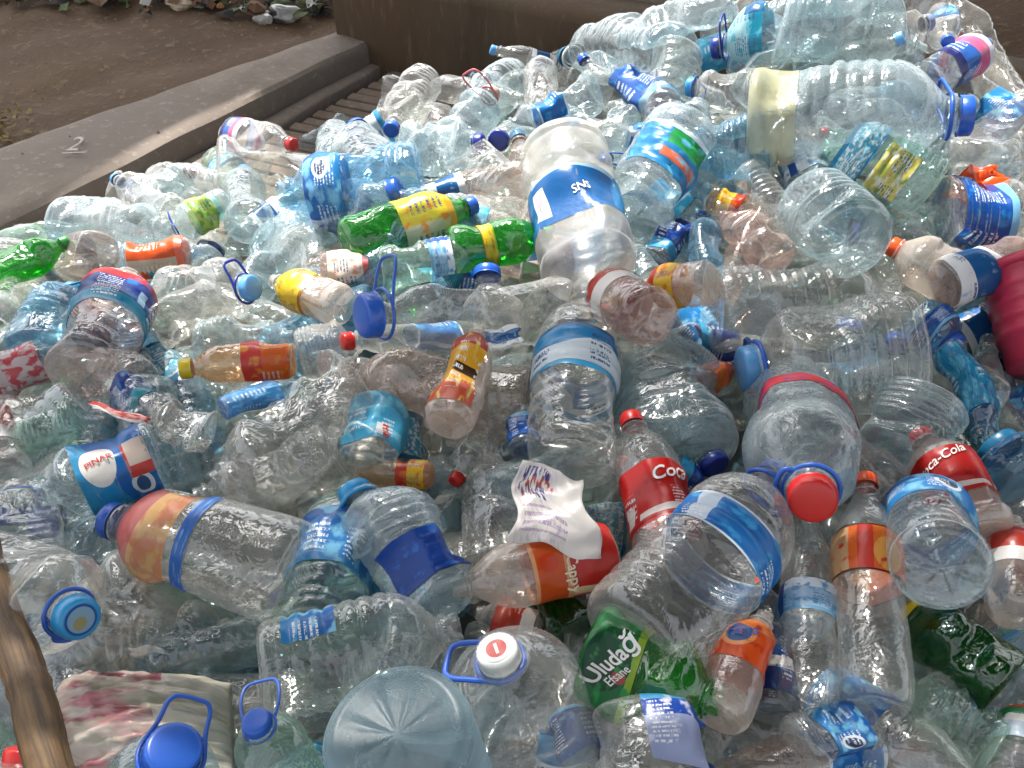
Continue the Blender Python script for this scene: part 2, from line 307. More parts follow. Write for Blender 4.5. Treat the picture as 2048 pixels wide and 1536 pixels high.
class Shape:
    def __init__(s, kind, L, R, seed, cr=.2, sq=0., ribs=None, flat=None, lobes=0, square=0.):
        g = np.random.default_rng(seed); s.kind, s.L, s.R, s.cr, s.sq, s.square = kind, L, R, cr, sq, square
        s.pt, s.pr = PROF[kind]
        s.flat = g.uniform(0, math.pi) if flat is None else flat
        s.ribs = ribs if ribs is not None else {'soda': 0, 'water': 9, 'jug': 8, 'jar': 5}[kind]
        s.lobes = lobes or {'soda': 5, 'water': 6, 'jug': 8, 'jar': 8}[kind]
        n = 5
        s.K = g.normal(0, 1, (n, 3)) * np.array((1.6, 1.6, 1.5)) * g.uniform(.8, 2.4, (n, 1)); s.ph = g.uniform(0, 6.28, n); s.am = g.uniform(.4, 1, n)
        s.K2 = g.normal(0, 1, (4, 3)) * np.array((3.2, 3.2, 5.0)); s.ph2 = g.uniform(0, 6.28, 4)
        s.K3 = g.normal(0, 1, (5, 3)) * np.array((6.0, 6.0, 7.0)); s.ph3 = g.uniform(0, 6.28, 5)
        nf = int(round(2 + 16 * cr))
        s.fac = [(g.uniform(0, 6.28), g.uniform(.08, .74), g.uniform(.05, .22), 1 - g.uniform(.08, .24) - .42 * cr * g.random(), g.normal(0, .35)) for _ in range(nf)] if cr > .05 else []
        s.bend = g.normal(0, .05 * cr, 2); s.shear = g.normal(0, .10 * cr, 2)
    def surf(s, th, z, off=0., r=None):
        th = np.asarray(th, float); z = np.asarray(z, float); t = z / s.L
        w = (1 - sst(t, *WTOP[s.kind]))
        r = (np.interp(t, s.pt, s.pr) if r is None else r) * s.R
        if s.ribs:
            lo, hi = .07, .66 if s.kind != 'jar' else .74
            rb = .5 + .5 * np.cos(2 * math.pi * s.ribs * (t - lo) / (hi - lo))
            r = r * (1 - .055 * (rb ** 3) * ((t > lo) & (t < hi)))
        c, sn = np.cos(th), np.sin(th)
        if s.square:
            se = (np.abs(c) ** 5 + np.abs(sn) ** 5) ** (-1 / 5.0); r = r * (1 + s.square * w * (se * .9 - 1))
        if s.kind == 'soda':
            r = r * (1 + .012 * np.cos(10 * th) * sst(t, .62, .70) * (1 - sst(t, .80, .86)) + .035 * np.cos(5 * th) * (1 - sst(t, .0, .10)))
        P = np.stack(np.broadcast_arrays(c * 1.0, sn * 1.0, z / s.R), -1)
        D = 0
        for k, p, a in zip(s.K, s.ph, s.am): D = D + a * (1 - np.abs(np.sin(.5 * (P @ k) + p)))
        D2 = 0
        for k, p in zip(s.K2, s.ph2): D2 = D2 + (1 - np.abs(np.sin(.5 * (P @ k) + p))) ** 2
        D3 = 0
        for k, p in zip(s.K3, s.ph3): D3 = D3 + (1 - np.abs(np.sin(.5 * (P @ k) + p))) ** 3
        r = r * (1 - w * s.cr * (.08 * D + .05 * D2 + .022 * D3 - .19))
        for (t0, z0, sz, d, tilt) in s.fac:
            cc = np.cos(th - t0)
            lim = (d + tilt * (t - z0)) * s.R / np.maximum(cc, .12)
            g = np.exp(-((t - z0) / sz) ** 4) * w
            k = .02 * s.R; h = np.clip(.5 + .5 * (r - lim) / k, 0, 1)
            rn = r * (1 - h) + lim * h - k * h * (1 - h)
            rn = np.where(cc > .15, np.maximum(rn, .18 * s.R), r); r = r * (1 - g) + rn * g
        r = r + off
        x, y = r * c, r * sn
        if s.sq:
            ca, sa = math.cos(s.flat), math.sin(s.flat); q = s.sq * w
            a, b = x * ca + y * sa, -x * sa + y * ca
            a, b = a * (1 - q), b * (1 + .32 * q); x, y = a * ca - b * sa, a * sa + b * ca
        x = x + s.L * (s.bend[0] * np.sin(math.pi * t) + s.shear[0] * t * t); y = y + s.L * (s.bend[1] * np.sin(math.pi * t) + s.shear[1] * t * t)
        return np.stack(np.broadcast_arrays(x, y, z), -1)
    def body(s, ns=60, nr=84):
        th = np.arange(ns) * 2 * math.pi / ns
        rows = []
        r0 = s.pr[0]
        for q in (.0, .12, .3, .5, .68, .84, .95):
            rr = np.full(ns, max(q, .015) * r0)
            p = s.surf(th, np.zeros(ns), 0, rr)
            dep = {'soda': .16, 'water': .14, 'jug': .10, 'jar': .08}[s.kind] * s.R
            p[:, 2] += dep * (1 - q * q) + s.R * .045 * math.sin(math.pi * q) * (np.abs(np.cos(s.lobes * th / 2)) ** (8 if s.kind == 'soda' else 26) - .2)
            rows.append(p)
        tt = np.unique(np.concatenate([np.linspace(0, .93, nr), [x for x in s.pt if x > .86]]))
        for t in tt: rows.append(s.surf(th, np.full(ns, t * s.L)))
        V = np.concatenate(rows); return V, grid_faces(len(rows), ns) + [tuple(range(ns - 1, -1, -1))]
    def band(s, v0, v1, u0=0., u1=1., off=.0012, nu=48, nv=14):
        wrap = u1 - u0 >= .999
        us = np.linspace(u0, u1, nu + 1); vs = np.linspace(v0, v1, nv + 1); U, Vv = np.meshgrid(us, vs)
        P = s.surf((U.ravel() - .5) * 2 * math.pi, Vv.ravel() * s.L, off)
        uv = np.stack([U.ravel(), (Vv.ravel() - v0) / (v1 - v0)], -1)
        return P, grid_faces(nv + 1, nu + 1, False), uv
def cap_mesh(R, h, ns=48, knurl=.04, dome=.12):
    th = np.arange(ns) * 2 * math.pi / ns; kn = 1 + knurl * (np.arange(ns) % 2)
    rows = []
    for z, r, k in ((0, 1.02, 0), (.08, 1.02, 0), (.12, .97, 0), (.16, .97, 1), (.82, .95, 1), (.92, .92, .4), (.98, .86, 0), (1.0, .78, 0), (1 + dome * .3, .5, 0), (1 + dome * .4, .02, 0)):
        rr = R * r * (1 + (kn - 1) * k); rows.append(np.stack([rr * np.cos(th), rr * np.sin(th), np.full(ns, z * h)], -1))
    return np.concatenate(rows), grid_faces(len(rows), ns) + [tuple((len(rows) - 1) * ns + j for j in range(ns))]
_txt = {}
def text_geo(s, shear=0., bold=0.):
    k = (s, shear, bold)
    if k in _txt: return _txt[k]
    cu = bpy.data.curves.new('lettering', 'FONT'); cu.body = s; cu.size = 1; cu.shear = shear; cu.offset = bold; cu.align_x = 'CENTER'; cu.align_y = 'CENTER'; cu.resolution_u = 3
    o = bpy.data.objects.new('lettering', cu); COL.objects.link(o)
    me = bpy.data.meshes.new_from_object(o); bpy.data.objects.remove(o); bpy.data.curves.remove(cu)
    bm = bmesh.new(); bm.from_mesh(me); bmesh.ops.triangulate(bm, faces=bm.faces[:])
    for _ in range(3):
        e = [e for e in bm.edges if e.calc_length() > .22]
        if not e: break
        bmesh.ops.subdivide_edges(bm, edges=e, cuts=1); bmesh.ops.triangulate(bm, faces=bm.faces[:])
    V = np.array([v.co[:2] for v in bm.verts]); f = [tuple(v.index for v in x.verts) for x in bm.faces]; bm.free(); bpy.data.meshes.remove(me)
    _txt[k] = (V, f); return V, f
def add_text(s, shape, parent, u, v, h, ang=0, ink='white', shear=0., bold=0., off=.0034, stretch=1.):
    """Lettering wrapped on the bottle: u, v its middle (u round the bottle, v along it), h its height in metres, ang its turn in degrees."""
    V, f = text_geo(s, shear, bold); a = R_(ang); X = V[:, 0] * h * stretch; Y = V[:, 1] * h
    x = X * math.cos(a) - Y * math.sin(a); y = X * math.sin(a) + Y * math.cos(a)
    P = shape.surf((u - .5) * 2 * math.pi + x / shape.R, v * shape.L + y, off)
    return mesh_obj('lettering', P, f, INK[ink], parent, smooth=False)
def handle_mesh(R, capr, size=1.0, seed=0, wd=.045):
    g = random.Random(seed); k = capr * 1.12; pts = []
    for i in range(28):
        a = 2 * math.pi * i / 28; pts.append((k * math.cos(a), k * math.sin(a), 0))
    V1, f1 = tube(pts, wd * R * .9, 8, True)
    s = size * R; lp = [(.15, k / s * .95), (.55, .42), (.92, .40), (1.08, .30), (1.10, .0), (1.08, -.30), (.92, -.40), (.55, -.42), (.15, -k / s * .95)]
    lp = np.array(lp); n = 44; q = np.linspace(0, len(lp) - 1, n); X = np.interp(q, range(len(lp)), lp[:, 0]); Y = np.interp(q, range(len(lp)), lp[:, 1])
    for _ in range(3): X[1:-1] = (X[:-2] + 2 * X[1:-1] + X[2:]) / 4; Y[1:-1] = (Y[:-2] + 2 * Y[1:-1] + Y[2:]) / 4
    lift = g.uniform(-.25, .1)
    pts = [(x * s, y * s, -.0 + lift * (x ** 1.5) * s) for x, y in zip(X, Y)]
    V2, f2 = tube(pts, wd * R, 8, False, .8)
    n1 = len(V1); return np.concatenate([V1, V2]), f1 + [tuple(i + n1 for i in x) for x in f2]
HERO = []
USED = set()
def frame(Pb, Pt, roll=0.):
    ax = Vector(Pt - Pb); L = ax.length; ax.normalize(); mid = Vector((Pb + Pt) / 2); tv = Vector(CAM) - mid
    x = tv - ax * tv.dot(ax)
    if x.length < 1e-3: x = Vector((0, 0, 1))
    x.normalize(); y = ax.cross(x); M = Matrix((x, y, ax)).transposed().to_4x4(); M.translation = Vector(Pb)
    return M @ Matrix.Rotation(R_(roll), 4, 'Z'), L
def parts(root, sh, pet_key, cap=None, capr=None, lab=None, txt=(), handle=None, hang=90, hdir=None, hsize=1.0, collar=None, seed=0, ns=60, nr=84, caplogo=None):
    V, f = sh.body(ns, nr); b = mesh_obj('body', V, f, PET[pet_key], root)
    top = sh.surf(np.linspace(0, 6.28, 9)[:-1], np.full(8, sh.L)).mean(0)
    cr_ = (capr or {'soda': .36, 'water': .36, 'jug': .38, 'jar': .46}[sh.kind]) * sh.R
    if cap:
        h = {'soda': .58, 'water': .5, 'jug': .36, 'jar': .26}[sh.kind] * cr_ * 2
        V, f = cap_mesh(cr_, h); V = V + np.array((top[0], top[1], sh.L - h * .86)); cp = mesh_obj('cap', V, f, CAPM[cap], root)
        if caplogo:
            a = np.linspace(0, 6.28, 25)[:-1]
            V = np.concatenate([[(0, 0, 0)], np.stack([.72 * cr_ * np.cos(a), .72 * cr_ * np.sin(a), 0 * a], -1)]) + np.array((top[0], top[1], sh.L + h * .2))
            mesh_obj('emblem', V, [(0, 1 + i, 1 + (i + 1) % 24) for i in range(24)], LABM[caplogo], cp, uv=np.concatenate([[(.5, .5)], np.stack([.5 + .5 * np.cos(a), .5 + .5 * np.sin(a)], -1)]))
    if collar:
        zc = sh.L * (NECK[sh.kind] - .01); V, f = tube([(1.05 * cr_ * math.cos(a) + top[0], 1.05 * cr_ * math.sin(a) + top[1], zc) for a in np.linspace(0, 6.28, 25)[:-1]], .05 * sh.R, 6, True)
        mesh_obj('collar', V, f, CAPM[collar], root)
    if handle:
        if hdir:
            m3 = root.matrix_world.to_3x3(); wv = Vector((hdir[0], -hdir[1] * math.sin(PITCH), -hdir[1] * math.cos(PITCH))); hang = math.degrees(math.atan2(wv.dot(m3.col[1]), wv.dot(m3.col[0])))
        V, f = handle_mesh(sh.R, cr_, hsize, seed); a = R_(hang); ca, sa = math.cos(a), math.sin(a)
        V = np.stack([V[:, 0] * ca - V[:, 1] * sa, V[:, 0] * sa + V[:, 1] * ca, V[:, 2]], -1) + np.array((top[0], top[1], sh.L * (NECK[sh.kind] - .025)))
        mesh_obj('handle', V, f, CAPM[handle], root)
    if lab:
        lb = lab if isinstance(lab, list) else [lab]
        for i, l in enumerate(lb):
            t0, t1, key = l[:3]; u0, u1 = (l[3], l[4]) if len(l) > 4 else (0., 1.)
            P, f, uv = sh.band(t0, t1, u0, u1, off=.0012 + .0008 * i); lo = mesh_obj('label', P, f, LABM[key], root, uv=uv)
            if i == 0:
                for tx in txt: add_text(tx[0], sh, lo, *tx[1:5], **(tx[5] if len(tx) > 5 else {}))
def B(kind, label, short, base, tip, w, pet_key='clear', name=None, cat='bottle', group='plastic bottles in the heap', h=None, db=0., dt=0., roll=0., cr=.2, sq=0., ribs=None, flat=None, square=0., seed=None, **kw):
    seed = len(HERO) * 7 + 3 if seed is None else seed
    mx, my = (base[0] + tip[0]) / 2, (base[1] + tip[1]) / 2
    t = at(mx, my, .03)[1]; R = w / 2 * t / F
    hh = (.35 * R if h is None else h)
    (Pb, tb), (Pt, tt) = at(*base, hh, db), at(*tip, hh, dt)
    mid = ((tb + tt) / 2); R = w / 2 * mid / F
    M, L = frame(Pb, Pt, roll)
    nm = name or {'soda': 'soda_bottle', 'water': 'water_bottle', 'jug': 'water_jug', 'jar': 'water_jar'}[kind]
    if kind in ('jug', 'jar') and cat == 'bottle': cat, group = 'jug', 'water jugs in the heap'
    root = bpy.data.objects.new(nm, None); COL.objects.link(root); root.empty_display_size = .05; root.matrix_world = M
    assert label not in USED, label
    USED.add(label); tag(root, label, cat, group)
    sh = Shape(kind, L, R, seed, cr + (.16 if cr >= .12 else .03), sq, ribs, flat, square=square)
    parts(root, sh, pet_key, seed=seed, **kw)
    HERO.append((short, mx, my, w, math.hypot(base[0] - tip[0], base[1] - tip[1]), root, base, tip))
    return root, sh
# ------------------------------------------------------------------ ground, ledge, wall, slats
def ground_mat(name, cols, scale, bump=.5, dist=.02, rough=.9, zs=1.):
    m, nt = new_mat(name); p = nd(nt, 'ShaderNodeBsdfPrincipled'); tc = nd(nt, 'ShaderNodeTexCoord')
    a = nd(nt, 'ShaderNodeTexNoise'); a.inputs['Scale'].default_value = scale; a.inputs['Detail'].default_value = 8; a.inputs['Roughness'].default_value = .65
    b = nd(nt, 'ShaderNodeTexNoise'); b.inputs['Scale'].default_value = scale * 9; b.inputs['Detail'].default_value = 6; b.inputs['Roughness'].default_value = .7
    d = nd(nt, 'ShaderNodeTexNoise'); d.inputs['Scale'].default_value = scale * .35; d.inputs['Detail'].default_value = 3; d.inputs['Distortion'].default_value = .8
    mp = nd(nt, 'ShaderNodeMapping'); mp.inputs['Scale'].default_value = (1, 1, zs); nt.links.new(tc.outputs['Object'], mp.inputs[0])
    for n in (a, b, d): nt.links.new(mp.outputs[0], n.inputs['Vector'])
    r1 = nd(nt, 'ShaderNodeMapRange'); nt.links.new(a.outputs[0], r1.inputs[0]); r1.inputs[1].default_value = .35; r1.inputs[2].default_value = .68
    r2 = nd(nt, 'ShaderNodeMapRange'); nt.links.new(b.outputs[0], r2.inputs[0]); r2.inputs[1].default_value = .55; r2.inputs[2].default_value = .72
    r3 = nd(nt, 'ShaderNodeMapRange'); nt.links.new(d.outputs[0], r3.inputs[0]); r3.inputs[1].default_value = .45; r3.inputs[2].default_value = .65
    col = mixc(nt, r1.outputs[0], lin(cols[0]), lin(cols[1])); col = mixc(nt, r3.outputs[0], col, lin(cols[3])); col = mixc(nt, mth(nt, 'MULTIPLY', r2.outputs[0], .6), col, lin(cols[2]))
    nt.links.new(col, p.inputs['Base Color']); p.inputs['Roughness'].default_value = rough
    bp = nd(nt, 'ShaderNodeBump'); bp.inputs['Strength'].default_value = bump; bp.inputs['Distance'].default_value = dist
    nt.links.new(mth(nt, 'ADD', a.outputs[0], mth(nt, 'MULTIPLY', b.outputs[0], .4)), bp.inputs['Height']); nt.links.new(bp.outputs[0], p.inputs['Normal'])
    o = nd(nt, 'ShaderNodeOutputMaterial'); nt.links.new(p.outputs[0], o.inputs[0]); return m
M_DIRT = ground_mat('dirt', ('#4e3a26', '#705840', '#94805e', '#5c4630'), 3.0, .8, .03)
M_CONC = ground_mat('dirty_concrete', ('#73675b', '#93877a', '#b0a598', '#80746a'), 4.0, .5, .012)
M_WALL = ground_mat('stained_wall', ('#463828', '#625240', '#75654f', '#54402e'), 5.0, .5, .01, zs=.16)
M_SLAT = ground_mat('weathered_slats', ('#5e5044', '#84766a', '#a09282', '#6c5e4e'), 6.0, .4, .004)

def terr(x, y):
    dl = (x - LP0[0]) * LN[0] + (y - LP0[1]) * LN[1]; dw = WN @ WP0 - (WN[0] * x + WN[1] * y)
    out = (dl < -.09) | (dw < -.12)
    z = .085 + .018 * np.sin(3.1 * x + .7) * np.sin(2.3 * y) + .010 * np.sin(9 * x + 2) * np.sin(11 * y + 1) + .006 * np.sin(23 * x) * np.sin(19 * y + x * 7) + .10 * np.clip(y - 3.6, 0, 2) ** 1.3
    z = z + .35 * sst(x, 1.6, 2.6) * (dw < -.12)
    return np.where(out, z, -.06)
xs = np.concatenate([[-150, -60, -25, -12, -7], np.linspace(-4, 4, 260), [7, 12, 25, 60, 150]]); ys = np.concatenate([[-150, -60, -25, -10, -4, -1.5], np.linspace(-.5, 6, 220), [8, 12, 25, 60, 150]])
X, Y = np.meshgrid(xs, ys); near = (np.abs(X) < 4.1) & (Y < 6.1) & (Y > -.6)
Z = np.where(near, terr(X, Y), np.where(Y > 6, .35, -.06))
tag(mesh_obj('ground', np.stack([X.ravel(), Y.ravel(), Z.ravel()], -1), grid_faces(len(ys), len(xs), False), M_DIRT), 'brown trodden dirt ground', None, None, 'structure')
def loft(prof, path, seed, amp):
    """a profile (across, up) carried along a straight path, roughened"""
    g = np.random.default_rng(seed); V = []; n = len(prof)
    for i, p in enumerate(path):
        for (a, z), (dx, dy) in zip(prof, [(0, 0)] * n): V.append((p[0] + a * p[2], p[1] + a * p[3], z))
    V = np.array(V); nz = sum(np.sin(V @ g.normal(0, k, 3) + g.uniform(0, 6)) for k in (6, 13, 29)) / 3
    V[:, 2] += amp * nz * (V[:, 2] > .0); V[:, :2] += (amp * .5 * nz)[:, None]
    return V, grid_faces(len(path), n, False)
# ledge: a low concrete kerb with a rounded inner edge
prof = [(0, -.06), (0, .02), (0, .07), (.006, .088), (.02, .098), (.04, .10), (.10, .102), (.17, .104), (.24, .102), (.262, .097), (.27, .088), (.27, -.05)]
ss = np.linspace(-2.2, 1.45, 110); path = [(LP0[0] + s * LD[0], LP0[1] + s * LD[1], -LN[0] * k, -LN[1] * k) for s in ss for k in [max(.14, min(.62, .363 - .196 * (s - .3))) / .27]]
V, f = loft(prof, path, 4, .004); lg = mesh_obj('concrete_ledge', V, f, M_CONC)
lg.data.set_sharp_from_angle(angle=R_(32))
tag(lg, 'low dirty concrete ledge running along the pit, dusty top', 'ledge')
# second, lower lip at the ledge's foot
prof = [(-.07, -.06), (-.07, .012), (-.06, .02), (-.01, .024), (-.002, .024), (-.002, -.05)]
V, f = loft(prof, path, 8, .003); tag(mesh_obj('concrete_kerb', V, f, M_CONC), 'narrow grey concrete lip at the foot of the ledge, dusty', 'kerb')
# chalk mark on the ledge
P2 = gp(152, 290, .11); ch = plain('chalk', 'cfc8bf', .9, 0, 90, .2)
Vt, ft = text_geo('2'); Vt = Vt * .075
oc = mesh_obj('chalk_mark', np.stack([P2[0] + Vt[:, 0] * 1.0, P2[1] + Vt[:, 1] * 1.5, np.full(len(Vt), .1125)], -1), ft, ch, lg, smooth=False)
bmk = [(-.02, -.052), (.045, -.046), (.045, -.041), (-.02, -.046)]
mesh_obj('chalk_mark', [(P2[0] + a, P2[1] + b, .1125) for a, b in bmk], [(0, 1, 2, 3)], ch, lg, smooth=False)
# back wall
prof = [(0, -.06), (0, .05), (0, .15), (0, .27), (.008, .29), (.025, .30), (.08, .302), (.16, .30), (.17, .28), (.17, -.05)]
ss = np.linspace(-.12, 4.2, 90); path = [(WP0[0] + s * WD[0], WP0[1] + s * WD[1], WN[0], WN[1]) for s in ss]
V, f = loft(prof, path, 5, .004); tag(mesh_obj('concrete_wall', V, f, M_WALL), 'dark stained low concrete wall behind the heap', 'wall')
# pale slab lying behind the wall top
prof = [(.19, .06), (.19, .31), (.20, .33), (.5, .35), (.8, .36), (.8, .06)]
path2 = [(WP0[0] + s * WD[0], WP0[1] + s * WD[1], WN[0], WN[1]) for s in np.linspace(.45, 1.25, 40)]
V, f = loft(prof, path2, 9, .006); n0 = len(prof); f += [tuple(range(n0)), tuple(len(V) - 1 - i for i in range(n0))]
tag(mesh_obj('concrete_slab', V, f, M_CONC), 'paler dusty concrete slab behind the dark wall', 'slab')
M_PIT = ground_mat('pit_floor', ('#3c3c3a', '#565654', '#6e6e6a', '#464844'), 5.0, .4, .01)
tag(mesh_obj('pit_floor', [(LP0[0] + a * LD[0] + b * LN[0], LP0[1] + a * LD[1] + b * LN[1], -.05) for a, b in ((-3, -.02), (1.6, -.02), (1.6, 4.5), (-3, 4.5))], [(0, 3, 2, 1)], M_PIT, smooth=False), 'grey grimy floor under the heap', None, None, 'structure')
# slatted floor
V, f = [], []
nb = 0
for k in range(30):
    d = .03 + k * .050
    a0 = WP0 - WN * d; 
    # from the ledge lip to well under the heap
    t0 = None
    for s in np.linspace(-1.6, 1.2, 400):
        q = a0 + WD * s
        if (q - LP0) @ LN > .095: t0 = s; break
    if t0 is None: continue
    for s in np.linspace(t0, t0 + .85, 12):
        for (da, z) in ((-.0205, -.03), (-.0205, .012), (-.018, .016), (.018, .016), (.0205, .012), (.0205, -.03)):
            q = a0 + WD * s - WN * da; V.append((q[0], q[1], z + .002 * math.sin(k * 3.7 + s * 4)))
    n = 12 * 6; f += [tuple(nb + i for i in x) for x in grid_faces(12, 6, False)] + [tuple(nb + i for i in range(6))]; nb += n
tag(mesh_obj('slatted_floor', V, f, M_SLAT, smooth=False), 'worn grey brown slats with dark gaps', None, None, 'structure')
# ------------------------------------------------------------------ unseen sheet added overhead to shade the heap, opening over its far part
def light_blocker():
    H = 2.7; k = SUNV / SUNV.z                                 # the sun's patch on the heap, carried up along the sun's direction, is the opening
    m = plain('light_blocker_sheet', '302d29', .7, .2, 8, .15)
    def up(px, py, z): P = gp(px, py, z); return (P[0] + k.x * (H - z), P[1] + k.y * (H - z))
    hole = [up(-420, 700, .2), up(-400, 560, .2), up(292, 284, .1), up(517, 181, .1), up(560, 320, .1), up(780, 270, .12), up(1000, 175, .12), up(1180, -60, .5), up(1960, -60, .5), up(2200, 160, .4), up(2400, 500, .4), up(1800, 610, .3), up(1300, 700, .25), up(560, 800, .25), up(100, 740, .2)]
    out = [(-3.0, -.1), (.6, -.2), (5, -1.3), (5, 6.5), (-3.0, 6.5)]
    slots = [[(-2.3, y0), (x1, y0 + q), (x1, y0 + q + w), (-2.3, y0 + w)] for y0, w, q, x1 in ((1.36, .2, .0, 2.6),) + tuple((1.74 + .13 * i, .018, .05, -.05 + .25 * max(0, i - 2) ** 2) for i in range(6))]  # slot and slits added to let sky glints and dappled sun through
    bm = bmesh.new(); ov = [bm.verts.new((x, y, H)) for x, y in out]; hv = [bm.verts.new((x, y, H)) for x, y in hole]; sv = [[bm.verts.new((x, y, H)) for x, y in q] for q in slots]
    es = [bm.edges.new((a[i], a[(i + 1) % len(a)])) for a in [ov, hv] + sv for i in range(len(a))]
    bmesh.ops.triangle_fill(bm, use_beauty=True, use_dissolve=False, edges=es)
    me = bpy.data.meshes.new('light_blocker'); bm.to_mesh(me); bm.free(); me.materials.append(m); o = bpy.data.objects.new('light_blocker', me); COL.objects.link(o)
    sd = o.modifiers.new('thickness', 'SOLIDIFY'); sd.thickness = .003
    tag(o, 'unseen sheet added to shade the heap, open over its far part', None, None, 'structure')
light_blocker()
# ------------------------------------------------------------------ the bottles one can tell apart, each laid where it lies on the heap
# (kind, label, short name, base pixel, cap pixel, width in pixels, plastic, ...)
# -- crest of the heap
B('jug', 'large clear water jug with a dull yellow base, lying near the crest, blue handle', 'jug with the yellow base', (1500, 235), (1945, 222), 205, 'frost', cap='blue', handle='blue', hdir=(.8, -.25), cr=.22, h=.07, dt=.10, hsize=.8, lab=(.0, .22, 'goldbase'))
B('jug', 'clear jug with a teal label round its shoulder and a navy cap, at the crest', 'jug with the teal shoulder label', (1680, 50), (1425, 78), 120, 'cool', cap='navy', lab=(.55, .86, 'teal'), handle='navy', hang=60, cr=.25, h=.05)
B('jug', 'clear jug sticking out from the crest over the dark wall, teal cap', 'jug sticking out over the wall', (1350, 115), (1140, 82), 120, 'cool', cap='teal', collar='white', cr=.35, h=.04)
B('water', 'flattened clear bottle leaning on the crest, full of bright creases', 'creased bottle on the crest', (1470, 5), (1240, 120), 105, 'frost', cr=.7, sq=.4, h=.05)
B('water', 'badly crumpled clear bottle at the very top of the heap', 'crumpled bottle at the top', (1560, 60), (1850, 110), 175, 'frost', cr=.8, sq=.2, h=.05)
B('water', 'clear bottle with a greyish blue cap pointing up at the top edge', 'bottle with the grey blue cap', (1700, 95), (1862, 42), 95, 'clear', cap='grey', cr=.5, h=.03)
B('jug', 'wrinkled clear jug behind the top edge, its base turned up', 'wrinkled jug behind the top', (1600, -15), (1790, 30), 130, 'frost', cr=.6, sq=.2, h=.02)
B('water', 'bottle with a pink and blue label on the slope beside the dark bank', 'pink and blue label bottle', (1830, 180), (1960, 75), 85, 'cool', lab=(.3, .7, 'blue_pink'), cr=.3, cap='blue')
B('water', 'crushed bottle with a bright blue wrinkled label below the crest', 'wrinkled bright blue label bottle', (1195, 135), (1335, 245), 92, 'cool', cap='navy', lab=(.30, .78, 'blue_deep'), cr=.7, sq=.2, h=.05)
B('jug', 'short clear jug with a blue cap, beside the wrinkled blue label', 'short jug with blue cap', (1530, 190), (1375, 178), 100, 'clear', cap='cyan', handle='blue', hang=200, cr=.35, h=.05, hsize=.7)
B('water', 'clear bottle with a blue label band lying on the far slope', 'bottle with a blue band on the far slope', (1190, 180), (1010, 258), 88, 'cool', lab=(.35, .66, 'blue_band'), cr=.5, h=.04)
B('water', 'clear bottle bottom standing up against the slatted floor', 'bottle bottom up by the slats', (845, 165), (790, 250), 88, 'clear', cap='blue', cr=.3, h=.06, db=.0, dt=.0)
B('jug', 'whitish jug with a thin pink carrying strap near the slats', 'jug with the pink strap', (905, 285), (985, 205), 95, 'frost', handle='pink', cap='beige', hdir=(-.2, -1), cr=.4, h=.03, hsize=1.2, dt=.08)
B('water', 'bright white crushed bottle with a navy cap turned to the viewer', 'white crushed bottle with navy cap', (810, 300), (972, 283), 120, 'frost', cap='navy', cr=.6, h=.04)
B('jug', 'clear jug standing tilted with a blue cap above the big blue label', 'tilted jug with blue cap', (780, 390), (692, 275), 130, 'cool', cap='blue', cr=.35, h=.03)
B('jug', 'bluish jug lying with a broad blue picture label near its cap', 'jug with the broad blue picture label', (845, 365), (560, 400), 165, 'bluish', lab=(.52, .78, 'blue_sky'), cr=.25, h=.06)
B('water', 'pale blue ribbed bottle standing upright with a silvery top', 'upright pale blue bottle', (500, 450), (490, 320), 92, 'cool', cap='lightblue', cr=.25, h=.03, ribs=7)
B('soda', 'clear bottle with blue and red label and a red cap beside the ledge', 'red capped bottle beside the ledge', (462, 270), (598, 298), 72, 'clear', cap='red', lab=(.08, .36, 'blue_pink'), cr=.3, h=.05)
B('water', 'crushed pale bottle with a pink cap pointing at the slats', 'crushed bottle with pink cap', (285, 390), (385, 332), 78, 'frost', cap='pink', cr=.8, h=.04)
B('water', 'clear bottle with a light blue cap pointing at the ledge', 'light blue capped bottle by the ledge', (350, 435), (250, 378), 72, 'clear', cap='lightblue', cr=.7, h=.03)
B('jug', 'dull greyish jug with its round base towards the ledge', 'dull jug by the ledge', (130, 450), (335, 458), 120, 'frost', cr=.3, h=.04)
B('soda', 'green soda bottle lying at the foot of the ledge', 'green bottle by the ledge', (-40, 560), (138, 488), 76, 'green', cr=.2, h=.04, cap='green')
B('water', 'bottle with an orange label carrying a small teal patch', 'orange label bottle with teal patch', (255, 522), (420, 500), 78, 'cool', lab=(.06, .72, 'orange_tag'), cr=.25, h=.06)
B('water', 'crumpled bottle with a lime green label and a blue handle', 'lime label bottle', (460, 410), (340, 470), 74, 'cool', lab=(.2, .6, 'lime'), handle='blue', hang=120, cr=.6, h=.03)
B('soda', 'bright green soda bottle with a wide yellow label in mid heap', 'green bottle with wide yellow label', (690, 490), (945, 400), 105, 'green', lab=(.40, .80, 'yellow_wide'), cr=.3, h=.07, cap='blue')
B('soda', 'green soda bottle with a narrow yellow band and dark green cap', 'green bottle with narrow yellow band', (900, 500), (1100, 462), 95, 'green', lab=(.28, .42, 'yellow'), cr=.12, h=.08, cap='green')
B('water', 'greenish clear bottle with a faint blue band below the green bottles', 'greenish bottle with faint blue band', (760, 540), (985, 505), 88, 'greenish', lab=(.42, .62, 'pale_blue', .2, .8), cr=.25, h=.08)
B('soda', 'clear bottle with a pink edged beige label in mid heap', 'pink edged label bottle', (645, 548), (800, 530), 82, 'pink', lab=(.1, .62, 'pinklab'), cr=.3, h=.05)
B('jar', 'large white translucent jar with a blue band reading SNS', 'white jar with the blue band', (1125, 300), (1200, 610), 190, 'jarwhite', lab=(.34, .60, 'jar_blue'), cr=.10, h=.10, txt=[('SNS', .46, .47, .024, 190, {'bold': .01})], ribs=3)
